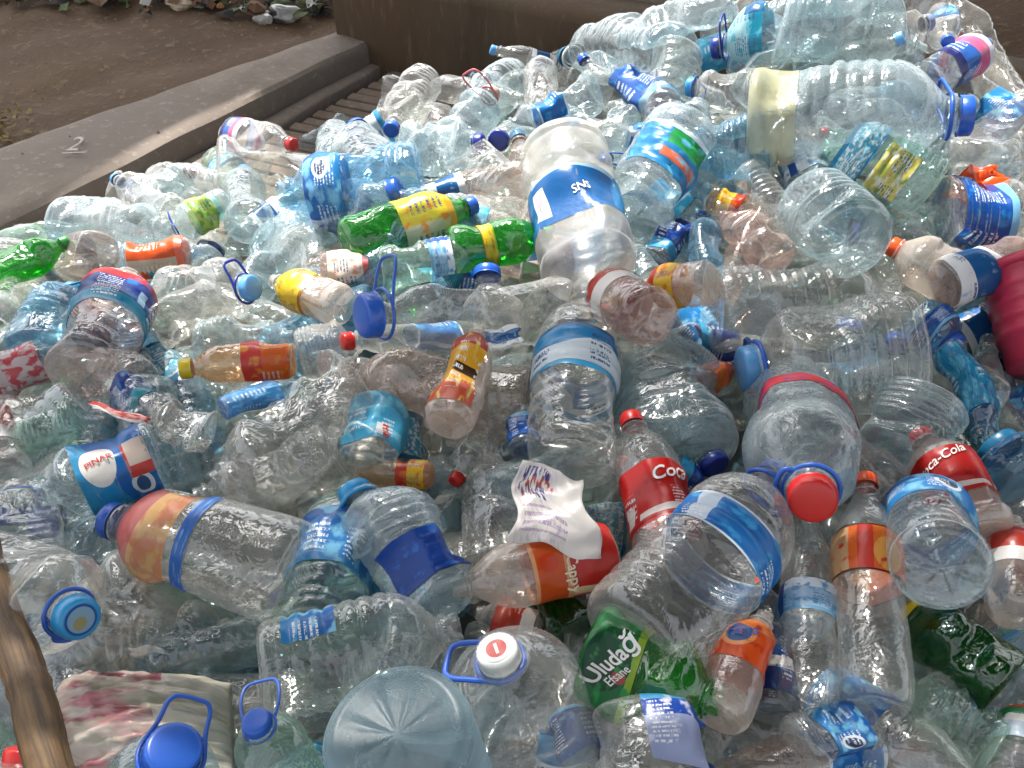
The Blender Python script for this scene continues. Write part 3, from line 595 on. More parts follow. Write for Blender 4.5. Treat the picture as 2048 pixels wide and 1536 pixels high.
B('jug', 'clear jug with a blue label bearing a small green and red flag', 'jug with the flag label', (1265, 440), (1425, 235), 165, 'frost', lab=(.24, .56, 'flag', .3, .72), cr=.4, h=.05)
B('water', 'small clear bottle with a blue cap tucked behind the white jar', 'blue capped bottle behind the white jar', (1250, 230), (1212, 330), 70, 'cool', cap='blue', handle='blue', hang=-80, cr=.4, h=.03)
B('jug', 'bluish jug with a blue base next to the small red cap', 'jug with the blue base', (1535, 285), (1370, 305), 125, 'bluish', cr=.3, h=.05, cap='white')
B('soda', 'small pinkish bottle with a bright red cap under the large jug', 'small bottle with bright red cap', (1545, 300), (1655, 272), 66, 'pink', cap='red', cr=.2, h=.06)
B('jug', 'clear jug with a blue checked label and a gold leafy patch', 'jug with the checked label', (1850, 395), (1650, 270), 160, 'greenish', lab=[(.56, .82, 'check'), (.22, .50, 'goldleaf', .42, .62)], cr=.2, h=.07)
B('jug', 'large clear jug reaching to the edge beside the checked jug', 'large jug beside the checked jug', (2080, 235), (1895, 365), 150, 'clear', cr=.5, h=.04)
B('jug', 'clear jug wrapped in a large blue and green label by the orange scrap', 'jug with the large blue and green label', (1870, 425), (2085, 440), 160, 'clear', lab=(.12, .60, 'blue_deep'), cr=.35, sq=.1, h=.06)
B('water', 'slim ribbed clear bottle in full sun with bright glints', 'slim sunlit ribbed bottle', (1495, 340), (1600, 510), 72, 'clear', cr=.3, ribs=11, h=.06)
B('jug', 'clear jug with its round ringed base turned to the viewer', 'jug with ringed base to the viewer', (1705, 485), (1600, 380), 165, 'cool', cr=.12, h=.08, db=.10, dt=-.05)
B('soda', 'small bottle with a yellow and orange label beside the slim ribbed one', 'small yellow and orange label bottle', (1420, 395), (1510, 430), 55, 'orange', lab=(.2, .7, 'yellow_red'), cr=.2, h=.03)
B('soda', 'greyish blue bottle standing with a round blue cap in mid heap', 'round blue capped bottle', (1418, 545), (1408, 425), 72, 'bluish', cap='blue', cr=.3, h=.04)
B('soda', 'pinkish clear bottle leaning beside the round blue cap', 'pinkish leaning bottle', (1560, 530), (1450, 425), 92, 'pink', cr=.3, h=.05)
B('water', 'small bottle wrapped in a crinkled dark blue label by the white jar', 'crinkled dark blue bottle', (1300, 520), (1385, 425), 72, 'cool', lab=(.1, .7, 'navy'), cr=.6, h=.04)
B('water', 'small bottle with a dark teal cap beside the white jar', 'dark teal capped bottle', (1300, 560), (1245, 490), 60, 'cool', cap='teal', cr=.2, h=.04)
B('soda', 'beige tinted bottle with an orange cap pointing sideways', 'beige bottle with orange cap', (1945, 580), (1782, 492), 112, 'beige', cap='orange', cr=.2, h=.08)
B('soda', 'pale bottle with a white and blue label beside the beige bottle', 'white and blue label bottle', (1885, 568), (2085, 500), 105, 'pink', lab=(.02, .48, 'white_blue'), cr=.15, h=.10)
# -- middle of the heap
B('jug', 'big clear ribbed jug with bright highlights and a pale blue handle', 'big ribbed jug with bright highlights', (1810, 700), (1490, 735), 250, 'clear', cap='lightblue', handle='blue', hang=150, cr=.12, h=.09, ribs=7, hsize=.6, square=.5)
B('jug', 'big clear jug lying behind the ribbed jug', 'big jug behind the ribbed jug', (1425, 620), (1800, 605), 180, 'clear', cr=.15, h=.08, ribs=10)
B('soda', 'pale yellowish bottle with a yellow and red label and blunt base', 'blunt yellow and red bottle', (1425, 565), (1285, 580), 92, 'beige', lab=(.42, .85, 'yellow_red'), cr=.1, h=.10, db=.05, dt=-.04)
B('soda', 'pinkish clear bottle showing its round base, red label behind', 'bottle showing a round pinkish base', (1305, 635), (1190, 575), 118, 'pink', lab=(.40, .85, 'redstripe'), cr=.06, h=.11, db=.10, dt=-.06)
B('jug', 'upright clear jug with a white and cyan label and a domed top', 'upright jug with white and cyan label', (1150, 930), (1185, 585), 175, 'clear', lab=(.36, .60, 'cyan_white'), cr=.12, h=.08, dt=.03, ribs=9)
B('jug', 'flattened clear jug with blue carrying handle lying across mid heap', 'flattened jug across mid heap', (1120, 605), (742, 640), 160, 'clear', handle='blue', cap='blue', hdir=(.05, -1), cr=.9, sq=.35, h=.08, hsize=1.25, dt=.16, capr=.55)
B('soda', 'beige bottle with a yellow label and blunt pale end', 'beige bottle with yellow label', (690, 615), (545, 560), 88, 'beige', lab=(.42, .86, 'yellow'), cr=.1, h=.07)
B('jug', 'clear jug with a dark blue loop handle below the orange label', 'jug with dark blue loop', (345, 600), (505, 565), 135, 'clear', handle='navy', cap='lightblue', hdir=(-.6, -.6), cr=.4, h=.05, hsize=.8, dt=.10)
B('jug', 'boxy clear jug with sharp folded corners', 'boxy folded jug', (300, 650), (470, 580), 120, 'clear', cr=.7, square=.8, h=.06)
B('jar', 'clear jar with a navy label edged in red', 'jar with the red edged navy label', (165, 745), (270, 560), 150, 'pink', lab=(.42, .80, 'navy_red'), cr=.15, h=.09)
B('jug', 'bluish jug with a teal cap and handle at the heap edge', 'bluish jug with teal cap', (70, 700), (140, 575), 120, 'bluish', cap='teal', handle='teal', hang=30, cr=.3, h=.05, hsize=.8)
B('water', 'crumpled clear bottle with frosty glints under the red edged jar', 'crumpled frosty bottle', (280, 775), (120, 690), 95, 'clear', cr=.8, h=.05)
B('soda', 'clear bottle with red script on its label at the picture edge', 'bottle with red script', (-40, 770), (150, 700), 95, 'cool', lab=(.05, .65, 'red_script'), cr=.3, h=.05)
B('water', 'crumpled bottle with a teal and navy label above the oval label', 'teal and navy label bottle', (340, 850), (190, 765), 95, 'clear', lab=(.3, .66, 'redblue'), cr=.5, h=.06)
B('water', 'pale green tinted bottle with rounded base near the edge', 'pale green tinted bottle', (160, 840), (10, 880), 95, 'greenish', cr=.3, h=.05)
B('soda', 'bottle with a red label cut by the picture edge', 'red label bottle at the edge', (20, 960), (-10, 800), 90, 'clear', lab=(.3, .8, 'redstripe'), cr=.3, h=.04)
B('jug', 'jug with a blue label bearing a white oval with red lettering', 'jug with the white oval', (320, 905), (80, 1000), 150, 'cool', lab=(.08, .66, 'oval_blue'), cr=.25, h=.08, txt=[('PINAR', .56, .46, .014, -82, {'ink': 'red', 'bold': .02})])
B('jug', 'rounded clear jug printed with an orange sunburst and blue stripe', 'jug with the orange sunburst', (600, 1150), (205, 1035), 205, 'clear', lab=[(.52, .86, 'sunburst', .22, .72), (.42, .48, 'stripe_blue', .3, .7)], cap='blue', cr=.08, h=.10, ribs=0)
B('jug', 'upright clear jug with a bright blue label and an emblem ring', 'upright jug with bright blue label', (625, 1275), (690, 965), 170, 'greenish', lab=(.30, .64, 'blue_sky'), cr=.22, h=.07)
B('jug', 'frosted jug with a torn dark blue label and blue cap sleeve', 'frosted jug with torn blue label', (880, 1220), (745, 975), 185, 'frost', lab=(.10, .40, 'bluetri', .36, .70), cap='cyan', handle='cyan', hdir=(-1, .6), cr=.45, h=.07, hsize=.7, dt=.05)
B('water', 'clear bottle standing behind the torn white wrapper', 'bottle behind the torn wrapper', (985, 1130), (985, 900), 120, 'clear', cr=.35, h=.05)
B('soda', 'beige ended bottle with a red and orange label under the wrapper', 'red and orange label bottle', (1225, 1105), (905, 1180), 132, 'beige', lab=(.02, .54, 'cola_peach'), cr=.08, h=.10, txt=[('Cappy', .44, .30, .021, 180, {'ink': 'cream', 'bold': .02})])
B('soda', 'cola bottle with a red label and red cap standing in the heap', 'cola bottle with red cap', (1350, 1130), (1258, 850), 138, 'clear', cap='red', lab=(.18, .56, 'cola'), cr=.15, h=.08, txt=[('Coca', .60, .47, .030, 12, {'shear': .35, 'bold': .015})])
B('soda', 'cola bottle with a red label lying under a clear round base', 'lying cola bottle', (1965, 1075), (1840, 870), 138, 'beige', cap='red', lab=(.30, .66, 'cola_plain'), cr=.12, h=.08, txt=[('Coca-Cola', .50, .56, .019, 14, {'shear': .35, 'bold': .01})])
B('soda', 'bottle with a red label and silvery base at the picture edge', 'silvery based red label bottle', (2035, 1235), (2025, 1040), 115, 'beige', lab=(.40, .78, 'redstripe'), cr=.1, h=.06)
B('jug', 'round pale jug pointing its red cap at the viewer, red rimmed label', 'round jug with red cap to the viewer', (1590, 800), (1607, 1005), 225, 'frost', cap='red', handle='blue', hdir=(-1, -.3), lab=(.30, .40, 'redtop'), cr=.2, h=.08, db=-.06, dt=.12, ribs=0, hsize=.5)
B('jug', 'large clear ribbed jug with a glossy blue band lying slantwise', 'ribbed jug with glossy blue band', (1265, 1290), (1560, 955), 245, 'clear', lab=(.44, .60, 'blue_band'), cr=.10, h=.12, ribs=9, cap='blue', handle='blue', hang=120, hsize=.5)
B('soda', 'standing bottle with an orange label, an orange cap and pinkish drink line', 'standing orange label bottle', (1750, 1420), (1728, 955), 140, 'clear', cap='orange', lab=[(.47, .68, 'orange_soda')], cr=.05, h=.08, dt=.04)
B('water', 'slim clear bottle with a pale blue label beside the orange one', 'slim bottle with pale blue label', (1618, 1410), (1612, 1010), 112, 'clear', lab=(.38, .54, 'pale_blue'), cr=.15, h=.07, dt=.03, ribs=0)
B('jug', 'clear bottle with its round base turned up in front of the lying cola', 'round base in front of the lying cola', (1885, 1140), (1845, 985), 178, 'cool', cr=.06, h=.10, db=.10, dt=-.03, lab=(.46, .72, 'blue_sky'), ribs=3)
B('soda', 'short bottle with an orange label and tan rounded base', 'short orange label bottle', (1435, 1440), (1520, 1235), 120, 'beige', lab=(.42, .84, 'orange_small'), cr=.12, h=.09, txt=[('Fanta', .44, .66, .017, 20, {'ink': 'blue', 'bold': .015})])
B('soda', 'crushed green bottle with a dark green label and white lettering', 'crushed green bottle with white lettering', (1175, 1305), (1440, 1410), 190, 'green', lab=(.02, .42, 'green_soda'), cr=.55, sq=.15, h=.10, txt=[('Uludağ', .49, .22, .030, 155, {'bold': .02}), ('Efsane', .54, .30, .017, 155, {'bold': .01})])
B('soda', 'dark green bottle half hidden between the crushed green one and the wrapper', 'dark green half hidden bottle', (1080, 1250), (1260, 1200), 120, 'darkgreen', cr=.3, h=.02)
B('soda', 'dark green bottle in shade with a yellow green cap', 'dark green bottle in shade', (2010, 1370), (1810, 1215), 150, 'darkgreen', cap='yellow', cr=.35, h=.05)
B('jug', 'round clear jug seen from above with a blue triangular handle', 'round jug with triangular handle', (1075, 1500), (1000, 1298), 275, 'clear', cap='white', handle='blue', hdir=(-1, -.25), cr=.08, h=.10, db=-.10, dt=.12, ribs=0, hsize=.72, capr=.30, caplogo='capemblem')
B('jug', 'ribbed clear jug with a torn blue label patch behind the frosted base', 'ribbed jug with torn blue patch', (525, 1350), (920, 1270), 205, 'clear', lab=(.12, .38, 'blue_sky', .31, .43), cr=.15, h=.09, ribs=7, square=.3)
B('jug', 'huge frosted jug base with radial ribs facing up', 'huge frosted ribbed base', (790, 1460), (880, 1640), 290, 'frostbase', cr=.03, h=.12, db=.14, dt=-.06, ribs=0)
B('jug', 'ribbed clear jug with a round blue ring handle beside the wooden pole', 'jug with round blue ring', (-10, 1130), (175, 1240), 215, 'clear', cap='cyan', handle='blue', hdir=(-.2, 1), cr=.2, h=.09, dt=.10, db=-.02, hsize=.45, caplogo='capdark')
B('jug', 'square clear jug with a blue lid lying at the picture edge', 'square jug at the edge', (60, 1180), (30, 980), 165, 'clear', lab=(.80, .88, 'stripe_blue'), cr=.2, square=1.0, h=.06)
B('jug', 'clear jug with a long blue loop handle beside the white bag', 'jug with long blue loop', (590, 1580), (505, 1465), 150, 'greenish', handle='blue', cap='blue', hdir=(-.25, -1), cr=.3, h=.09, hsize=1.25, dt=.10, db=-.04)
B('jug', 'jug with a big blue lid and loop in front of the white bag', 'jug with big blue lid', (290, 1650), (335, 1512), 220, 'cool', handle='blue', cap='blue', hdir=(.35, -1), capr=.50, cr=.15, h=.10, hsize=1.0, dt=.10, db=-.05)
B('soda', 'bottle with a shiny red cap in the bottom corner', 'red capped bottle in the bottom corner', (40, 1620), (55, 1500), 150, 'clear', cap='red', capr=.55, cr=.2, h=.06, dt=.04)
B('jug', 'clear square jug with a large blue and lilac label at the bottom', 'square jug with lilac label', (1320, 1620), (1285, 1390), 240, 'clear', lab=(.20, .86, 'grad_blue', .51, .72), cr=.2, square=.8, h=.08, ribs=0)
B('water', 'clear bottle with a crumpled bright blue label at the bottom', 'crumpled bright blue label bottle', (1590, 1490), (1760, 1400), 115, 'clear', lab=(.24, .64, 'blue_sky', .3, .74), cr=.5, h=.06)
B('jug', 'dark clear crumpled jug in the shaded corner', 'dark crumpled jug in the corner', (1980, 1500), (1800, 1370), 190, 'greenish', cr=.6, sq=.2, h=.04)
B('water', 'bottle with an orange, green and white label at the corner', 'tricolour label bottle', (2030, 1580), (2050, 1395), 105, 'clear', lab=(.4, .8, 'tricolour'), cr=.2, h=.06)
B('water', 'small pale blue crushed bottle lying on the creased clear jug', 'pale blue crushed bottle', (445, 820), (590, 760), 72, 'bluish', lab=(.02, .74, 'pale_blue2'), cr=.6, sq=.3, h=.13)
B('soda', 'orange tinted bottle with a yellow cap and red label', 'yellow capped orange bottle', (590, 715), (362, 738), 82, 'orange', cap='yellow', capr=.5, lab=(.06, .46, 'red_orange'), cr=.15, h=.08)
B('jug', 'large badly creased clear jug full of white glints', 'large creased jug', (700, 770), (410, 940), 225, 'clear', cr=.75, sq=.1, h=.11, ribs=12)
B('water', 'clear bottle folded double beside the creased jug', 'folded clear bottle', (420, 870), (300, 850), 110, 'clear', cr=.95, sq=.4, h=.09)
B('jug', 'clear wrinkled jug under the creased one', 'wrinkled jug under the creased one', (660, 920), (390, 1000), 160, 'clear', cr=.6, h=.06)
B('soda', 'beige bottle with a yellow and dark red label standing in mid heap', 'yellow and dark red label bottle', (895, 850), (960, 650), 100, 'beige', lab=(.08, .86, 'redyellow', .24, .60), cr=.2, h=.13)
B('jug', 'tan tinted clear jug to the side of the yellow and red label', 'tan tinted jug', (1060, 800), (680, 770), 165, 'pink', cr=.25, h=.03)
B('water', 'clear bottle with a cyan label bearing a small red and white flag', 'cyan label bottle with flag', (735, 950), (785, 780), 122, 'clear', lab=(.22, .74, 'cyan', .12, .88), cr=.35, sq=.1, h=.07)
B('soda', 'small bottle with a red and yellow label pointing sideways', 'small red and yellow bottle', (865, 950), (715, 945), 56, 'orange', lab=(.08, .45, 'yellow_red'), cr=.1, h=.06)
B('soda', 'clear bottle with a red cap peeping out in mid heap', 'peeping red cap bottle', (985, 830), (910, 962), 85, 'clear', cap='red', cr=.3, h=.04)
B('water', 'small blue labelled bottle with an olive cap beside the upright jug', 'olive capped bottle', (1050, 900), (1038, 800), 62, 'cool', cap='olive', lab=(.1, .6, 'blue_deep'), cr=.3, h=.05)
B('soda', 'bottle with an orange red crinkled wrapper beside the pale blue handle', 'orange red crinkled bottle', (1350, 790), (1475, 745), 78, 'clear', lab=(.55, .92, 'red_orange'), cr=.6, h=.05)
B('jug', 'large dim bluish jug in the hollow behind the cola bottle', 'large dim jug in the hollow', (1360, 900), (1330, 680), 225, 'cool', cr=.3, h=.05)
B('jug', 'clear jug with a navy cap in the hollow behind the cola bottle', 'navy capped jug in the hollow', (1340, 820), (1422, 940), 160, 'cool', cap='navy', cr=.3, h=.02)
B('jug', 'clear jug with a round blue cap near the crimson crate', 'round blue capped jug near the crate', (1830, 640), (1912, 695), 110, 'bluish', cap='blue', capr=.52, lab=(.3, .7, 'blue_deep'), cr=.3, h=.04)
B('water', 'bottle with a wrinkled cyan label below the crimson crate', 'wrinkled cyan label bottle', (1900, 710), (1995, 850), 95, 'bluish', lab=(.06, .76, 'cyan_deep'), cr=.7, sq=.2, h=.06)
B('jug', 'greyish jug with a rounded base under the ribbed jug', 'greyish rounded jug', (1850, 800), (1770, 960), 180, 'cool', cr=.2, h=.05, db=.05, dt=-.02)
B('jug', 'dim jug with a dark teal lid at the shaded edge', 'dim jug with teal lid', (2060, 960), (1985, 890), 150, 'bluish', cap='teal', capr=.6, cr=.3, h=.04)
B('soda', 'small clear bottle with a tiny orange cap among the tall ones', 'tiny orange cap bottle', (1535, 1300), (1522, 1160), 70, 'clear', cap='orange', cr=.1, h=.05)
B('soda', 'clear bottle with a dull red cap low in the shade', 'dull red cap bottle', (1640, 1300), (1705, 1370), 80, 'clear', cap='red', cr=.2, h=.02)
B('water', 'bottle with a dark blue and white label behind the slim one', 'dark blue and white label bottle', (1545, 1430), (1545, 1230), 95, 'cool', lab=(.12, .78, 'white_navy'), cr=.2, h=.03)
B('jug', 'rounded clear jug between the dark blue caps in mid heap', 'rounded jug between blue caps', (600, 720), (720, 690), 120, 'clear', cr=.3, h=.05)
B('jug', 'clear bluish jug with folded sides below the yellow label bottle', 'folded bluish jug', (400, 700), (590, 680), 120, 'cool', cr=.8, h=.03)
B('jug', 'wide clear jug lying along the heap foot under the sunburst jug', 'wide jug under the sunburst', (240, 1290), (470, 1260), 160, 'clear', cr=.4, h=.02)
B('water', 'clear bottle with a bright blue label leaning on the round jug', 'blue label bottle leaning on the round jug', (1190, 1580), (1120, 1400), 110, 'clear', lab=(.3, .8, 'blue_deep'), cr=.3, h=.02)
B('soda', 'clear bottle whose red label shows under the triangular handle', 'red label under the handle', (1080, 1270), (950, 1230), 90, 'clear', lab=(.1, .7, 'redstripe'), cr=.3, h=.03)
# ------------------------------------------------------------------ other things lying on the heap
def sheet(name, label, cat, pix, mat, h=.03, seed=0, n=22, amp=.012, thick=.0006, curl=0., mats=None):
    """a torn sheet: a quad given by four pixels, wrinkled over what lies under it"""
    g = np.random.default_rng(seed); C = [at(px, py, h + (dh if dh else 0))[0] for px, py, dh in pix]
    u = np.linspace(0, 1, n); U, Vv = np.meshgrid(u, u); U, Vv = U.ravel()[:, None], Vv.ravel()[:, None]
    P = (1 - Vv) * ((1 - U) * C[0] + U * C[1]) + Vv * ((1 - U) * C[3] + U * C[2])
    k = [(g.normal(0, 7, 2), g.uniform(0, 6.28), g.uniform(.4, 1)) for _ in range(6)]
    w = sum(a * (1 - np.abs(np.sin(U[:, 0] * q[0] + Vv[:, 0] * q[1] + p))) for q, p, a in k) / 3
    P[:, 2] += amp * (w - .8) + curl * (2 * U[:, 0] - 1) ** 2
    P[:, 0] += amp * .5 * np.sin(9 * Vv[:, 0] + seed); P[:, 1] += amp * .5 * np.sin(8 * U[:, 0] + seed)
    o = mesh_obj(name, P, grid_faces(n, n, False), mat, uv=np.concatenate([U, Vv], 1)); 
    s = o.modifiers.new('thickness', 'SOLIDIFY'); s.thickness = thick; s.offset = 0
    return tag(o, label, cat)
lab('paper', '#d8d2cc', ('blot', 9, .56, '#bfb6c2'), ('rect', .06, .62, .50, .98, '#d8cfd2'), ('rect', .10, .50, .62, .94, '#4a3f86'), ('rect', .16, .58, .70, .80, '#b4483c'), ('rect', .06, .30, .56, .66, '#7a3a6a'), ('rect', .30, .44, .52, .60, '#3f3a80'), ('blot', 11, .50, '#e0dad4'), ('rect', .60, 1.1, .0, 1.1, '#e2ddd6'), ('print', .08, .6, .12, .45, 60, '#a48fae'), kw_print=False)
lab('bagprint', '#dcd0c4', ('soft', 2.0, .51, '#c88288', .3, .66), ('soft', 2.6, .60, '#9c545c', 2.1, .64), ('u', .655, .69, '#dcd4c8'), ('u', .69, 1.1, '#cdc8ba'), ('soft', 2.5, .55, '#c2bda8', 4., 1.1), kw_print=False)
sheet('torn_wrapper', 'torn white plastic wrapper with purple and red print lying over the red label', 'wrapper', [(1022, 1072, .07), (1212, 1116, .06), (1158, 955, .08), (1036, 912, .07)], LABM['paper'], .09, 5, 26, .012)
sheet('label_scrap', 'loose blue and white label scrap lying on the flattened jug', 'label scrap', [(955, 700, .03), (1045, 685, .03), (1035, 648, .03), (950, 660, .03)], LABM['white_blue'], .09, 7, 14, .008)
sheet('label_scrap', 'orange printed film scrap behind the large blue and green label', 'label scrap', [(1900, 400, .02), (2020, 390, .02), (2000, 320, .03), (1900, 345, .02)], CAPM['orange'], .06, 9, 16, .02)
sheet('plastic_chip', 'off white torn plastic piece above the printed bag', 'plastic scrap', [(262, 1312, .0), (338, 1305, .0), (315, 1288, .01), (258, 1296, .01)], INK['white'], .05, 3, 8, .004)
sheet('red_strip', 'red printed strip lying across the clear bottles above the oval label', 'label scrap', [(180, 815, .02), (300, 855, .02), (295, 835, .02), (180, 800, .02)], LABM['redstripe'], .10, 13, 10, .006)
def bag():
    C = [at(px, py, .05)[0] for px, py in ((95, 1560), (470, 1560), (462, 1362), (120, 1352))]
    n = 60; u = np.linspace(0, 1, n); U, Vv = np.meshgrid(u, u); U, Vv = U.ravel(), Vv.ravel()
    P = ((1 - Vv) * (1 - U))[:, None] * C[0] + ((1 - Vv) * U)[:, None] * C[1] + (Vv * U)[:, None] * C[2] + (Vv * (1 - U))[:, None] * C[3]
    g = np.random.default_rng(3); w = 0
    for i in range(12):
        k = g.normal(0, 1, 2) * np.array((5, 7)) * (1 + i * .25); wu = U + .08 * np.sin(5 * Vv + i); w = w + g.uniform(.4, 1.2) / (1 + i * .12) * (1 - np.abs(np.sin(wu * k[0] + Vv * k[1] + g.uniform(0, 6)))) * .6
    P[:, 2] += .075 * (np.sin(math.pi * U) * np.sin(math.pi * np.clip(Vv, 0, 1))) ** .5 + .009 * (w - 2)
    o = mesh_obj('plastic_bag', P, grid_faces(n, n, False), LABM['bagprint'], uv=np.stack([U, Vv], -1)); s = o.modifiers.new('thickness', 'SOLIDIFY'); s.thickness = .001
    tag(o, 'off white crumpled plastic bag with faded red print beside the wooden pole', 'bag')
bag()
def pole():
    a, ta = at(-40, 1090, .16); b, tb = at(125, 1600, .20); d = b - a; a = a - .35 * d; L = np.linalg.norm(d) * 1.45
    g = random.Random(2); n = 70
    P = [(.003 * math.sin(i * .17), .003 * math.cos(i * .11), L * i / (n - 1)) for i in range(n)]
    rr = [.0215 * (1 + .03 * math.sin(i * .5) + .03 * g.random() + (.07 if i in (22, 23, 47) else 0)) for i in range(n)]
    V, f = tube(P, rr, 26); m, nt = new_mat('worn_wood'); p = nd(nt, 'ShaderNodeBsdfPrincipled'); tc = nd(nt, 'ShaderNodeTexCoord')
    mp = nd(nt, 'ShaderNodeMapping'); mp.inputs['Scale'].default_value = (1, 1, .045); nt.links.new(tc.outputs['Object'], mp.inputs[0])
    nz = nd(nt, 'ShaderNodeTexNoise'); nz.inputs['Scale'].default_value = 190; nz.inputs['Detail'].default_value = 5; nt.links.new(mp.outputs[0], nz.inputs['Vector'])
    n2 = nd(nt, 'ShaderNodeTexNoise'); n2.inputs['Scale'].default_value = 22; n2.inputs['Detail'].default_value = 3; nt.links.new(tc.outputs['Object'], n2.inputs['Vector'])
    rp = nd(nt, 'ShaderNodeMapRange'); nt.links.new(nz.outputs[0], rp.inputs[0]); rp.inputs[1].default_value = .35; rp.inputs[2].default_value = .65
    r2 = nd(nt, 'ShaderNodeMapRange'); nt.links.new(n2.outputs[0], r2.inputs[0]); r2.inputs[1].default_value = .5; r2.inputs[2].default_value = .7
    nt.links.new(mixc(nt, mth(nt, 'MULTIPLY', r2.outputs[0], .6), mixc(nt, rp.outputs[0], lin('#3e2b17'), lin('#6f5430')), lin('#2c1e10')), p.inputs['Base Color']); p.inputs['Roughness'].default_value = .65
    bp = nd(nt, 'ShaderNodeBump'); bp.inputs['Strength'].default_value = .6; bp.inputs['Distance'].default_value = .003; nt.links.new(nz.outputs[0], bp.inputs['Height']); nt.links.new(bp.outputs[0], p.inputs['Normal'])
    o = nd(nt, 'ShaderNodeOutputMaterial'); nt.links.new(p.outputs[0], o.inputs[0])
    po = mesh_obj('wooden_pole', V, f, m); po.matrix_world = Matrix.Translation(Vector(a)) @ Vector(d).to_track_quat('Z', 'Y').to_matrix().to_4x4()
    tag(po, 'thick brown wooden pole lying over the heap in the corner', 'pole')
pole()
def bucket():
    # a crimson plastic bucket lying on its side, cut by the picture's edge
    root = bpy.data.objects.new('plastic_bucket', None); COL.objects.link(root); tag(root, 'crimson plastic bucket half sunk in the heap at the edge', 'bucket')
    m = plain('crimson_plastic', 'b8304c', .4, .1, 20, .1); c0, _ = at(2128, 735, .03); c1, _ = at(2100, 545, .10)
    M, L = frame(c0, c1); root.matrix_world = M; ns = 64; th = np.arange(ns) * 2 * math.pi / ns
    def rings(pr): return np.concatenate([np.stack([q * np.cos(th), q * np.sin(th) * 1.0, np.full(ns, z)], -1) for z, q in pr])
    R = .105; pr = [(.004, .01), (0, R * .55), (0, R * .80), (.006, R * .86), (.04, R * .88)]
    for k in range(5): z = .05 + k * .028; pr += [(z, R * (.88 + z)), (z + .004, R * (.905 + z)), (z + .010, R * (.905 + z)), (z + .014, R * (.885 + z))]
    pr += [(L, R * 1.06), (L, R * 1.04), (.05, R * .87), (.012, R * .82), (.010, .01)]
    mesh_obj('body', rings(pr), grid_faces(len(pr), ns), m, root)
    pr = [(L - .012, R * 1.062), (L - .012, R * 1.12), (L + .004, R * 1.13), (L + .006, R * 1.05), (L - .002, R * 1.035)]
    mesh_obj('rim', rings(pr), grid_faces(len(pr), ns), m, root)
bucket()

# ------------------------------------------------------------------ the other bottles that show between them
fr = random.Random(11); ng = np.random.default_rng(11)
VAR = []
for kind, pk, n in (('water', 'clear', 9), ('jug', 'clear', 7), ('soda', 'clear', 5), ('water', 'cool', 5), ('jug', 'cool', 5), ('water', 'bluish', 2), ('soda', 'greenish', 2), ('soda', 'pink', 2)):
    for i in range(n):
        R = {'water': .040, 'jug': .066, 'soda': .043}[kind]; L = R * {'water': 7.2, 'jug': 4.4, 'soda': 7.0}[kind]
        cr = (.25, .5, .75, .35, .6)[i % 5]; sh = Shape(kind, L, R, 900 + len(VAR) * 13, cr, (.0, .2, .35, .1)[i % 4])
        V, f = sh.body(34, 48); b = mesh_obj('body', V, f, PET[pk]); bd = b.data; bpy.data.objects.remove(b)
        top = sh.surf(np.linspace(0, 6.28, 9)[:-1], np.full(8, L)).mean(0)
        VAR.append((kind, pk, sh, bd, top, cr))
CAPME = {}
def capdata(kind, col, sh, top, key):
    k = (key, col)
    if k not in CAPME:
        r = (.36 if kind != 'jug' else .38) * sh.R; h = r * (1.1 if kind != 'jug' else .75)
        V, f = cap_mesh(r, h, 32); o = mesh_obj('cap', V + np.array((top[0], top[1], sh.L - h * .86)), f, CAPM[col]); CAPME[k] = o.data; bpy.data.objects.remove(o)
    return CAPME[k]
LBME = {}
def labdata(sh, key, vi, a, b):
    k = (vi, key)
    if k not in LBME:
        P, f, uv = sh.band(a, b, nu=36, nv=10); o = mesh_obj('label', P, f, LABM[key], uv=uv); LBME[k] = o.data; bpy.data.objects.remove(o)
    return LBME[k]
LWORD = {'blue_band': 'blue label', 'blue_sky': 'sky blue label', 'cyan': 'cyan label', 'pale_blue': 'pale blue label', 'white_blue': 'white and blue label', 'blue_deep': 'deep blue label', 'redstripe': 'red label', 'cyan_white': 'white and cyan label', 'navy': 'navy label', 'check': 'checked label'}
sites = []
def inside(px, py):
    P, t = at(px, py, 0); return heap(P[0], P[1]) > .05
def segd(x, y, a, b):
    dx, dy = b[0] - a[0], b[1] - a[1]; t = min(.9, max(.1, ((x - a[0]) * dx + (y - a[1]) * dy) / (dx * dx + dy * dy + 1e-6)))
    return math.hypot(x - a[0] - t * dx, y - a[1] - t * dy)
tries = 0
while len(sites) < 330 and tries < 14000:
    tries += 1
    px, py = fr.uniform(-30, 2078), fr.uniform(-10, 1560); sp = 50 + 48 * max(0, py) / 1536
    if any((px - a) ** 2 + (py - b) ** 2 < sp * sp for a, b in sites): continue
    if any(segd(px, py, q[6], q[7]) < .34 * q[3] for q in HERO): continue
    P, t = at(px, py, 0)
    if abs((P - CAM - t * ray(px, py)).sum()) > 1e-6 or P[2] > heap(P[0], P[1]) + .02 or heap(P[0], P[1]) < (.205 if py < 430 and px < 1050 else .13): continue
    q = P[:2] - LP0
    if q @ LN < .60 and q @ LD > .62: continue
    sites.append((px, py))
FILL = []
def look(kind, pk, cr, cap, lb):
    w = {'clear': 'clear', 'cool': 'faintly blue', 'bluish': 'pale blue', 'greenish': 'pale green', 'pink': 'pinkish'}[pk]
    c = 'crushed' if cr > .7 else 'crumpled' if cr > .5 else 'dented'
    s = f"{c} {w} {'jug' if kind == 'jug' else 'ribbed bottle' if kind == 'water' else 'soda bottle'}"
    return s + (f" with {LWORD[lb]}" if lb else f" with {cap} cap" if cap else '')
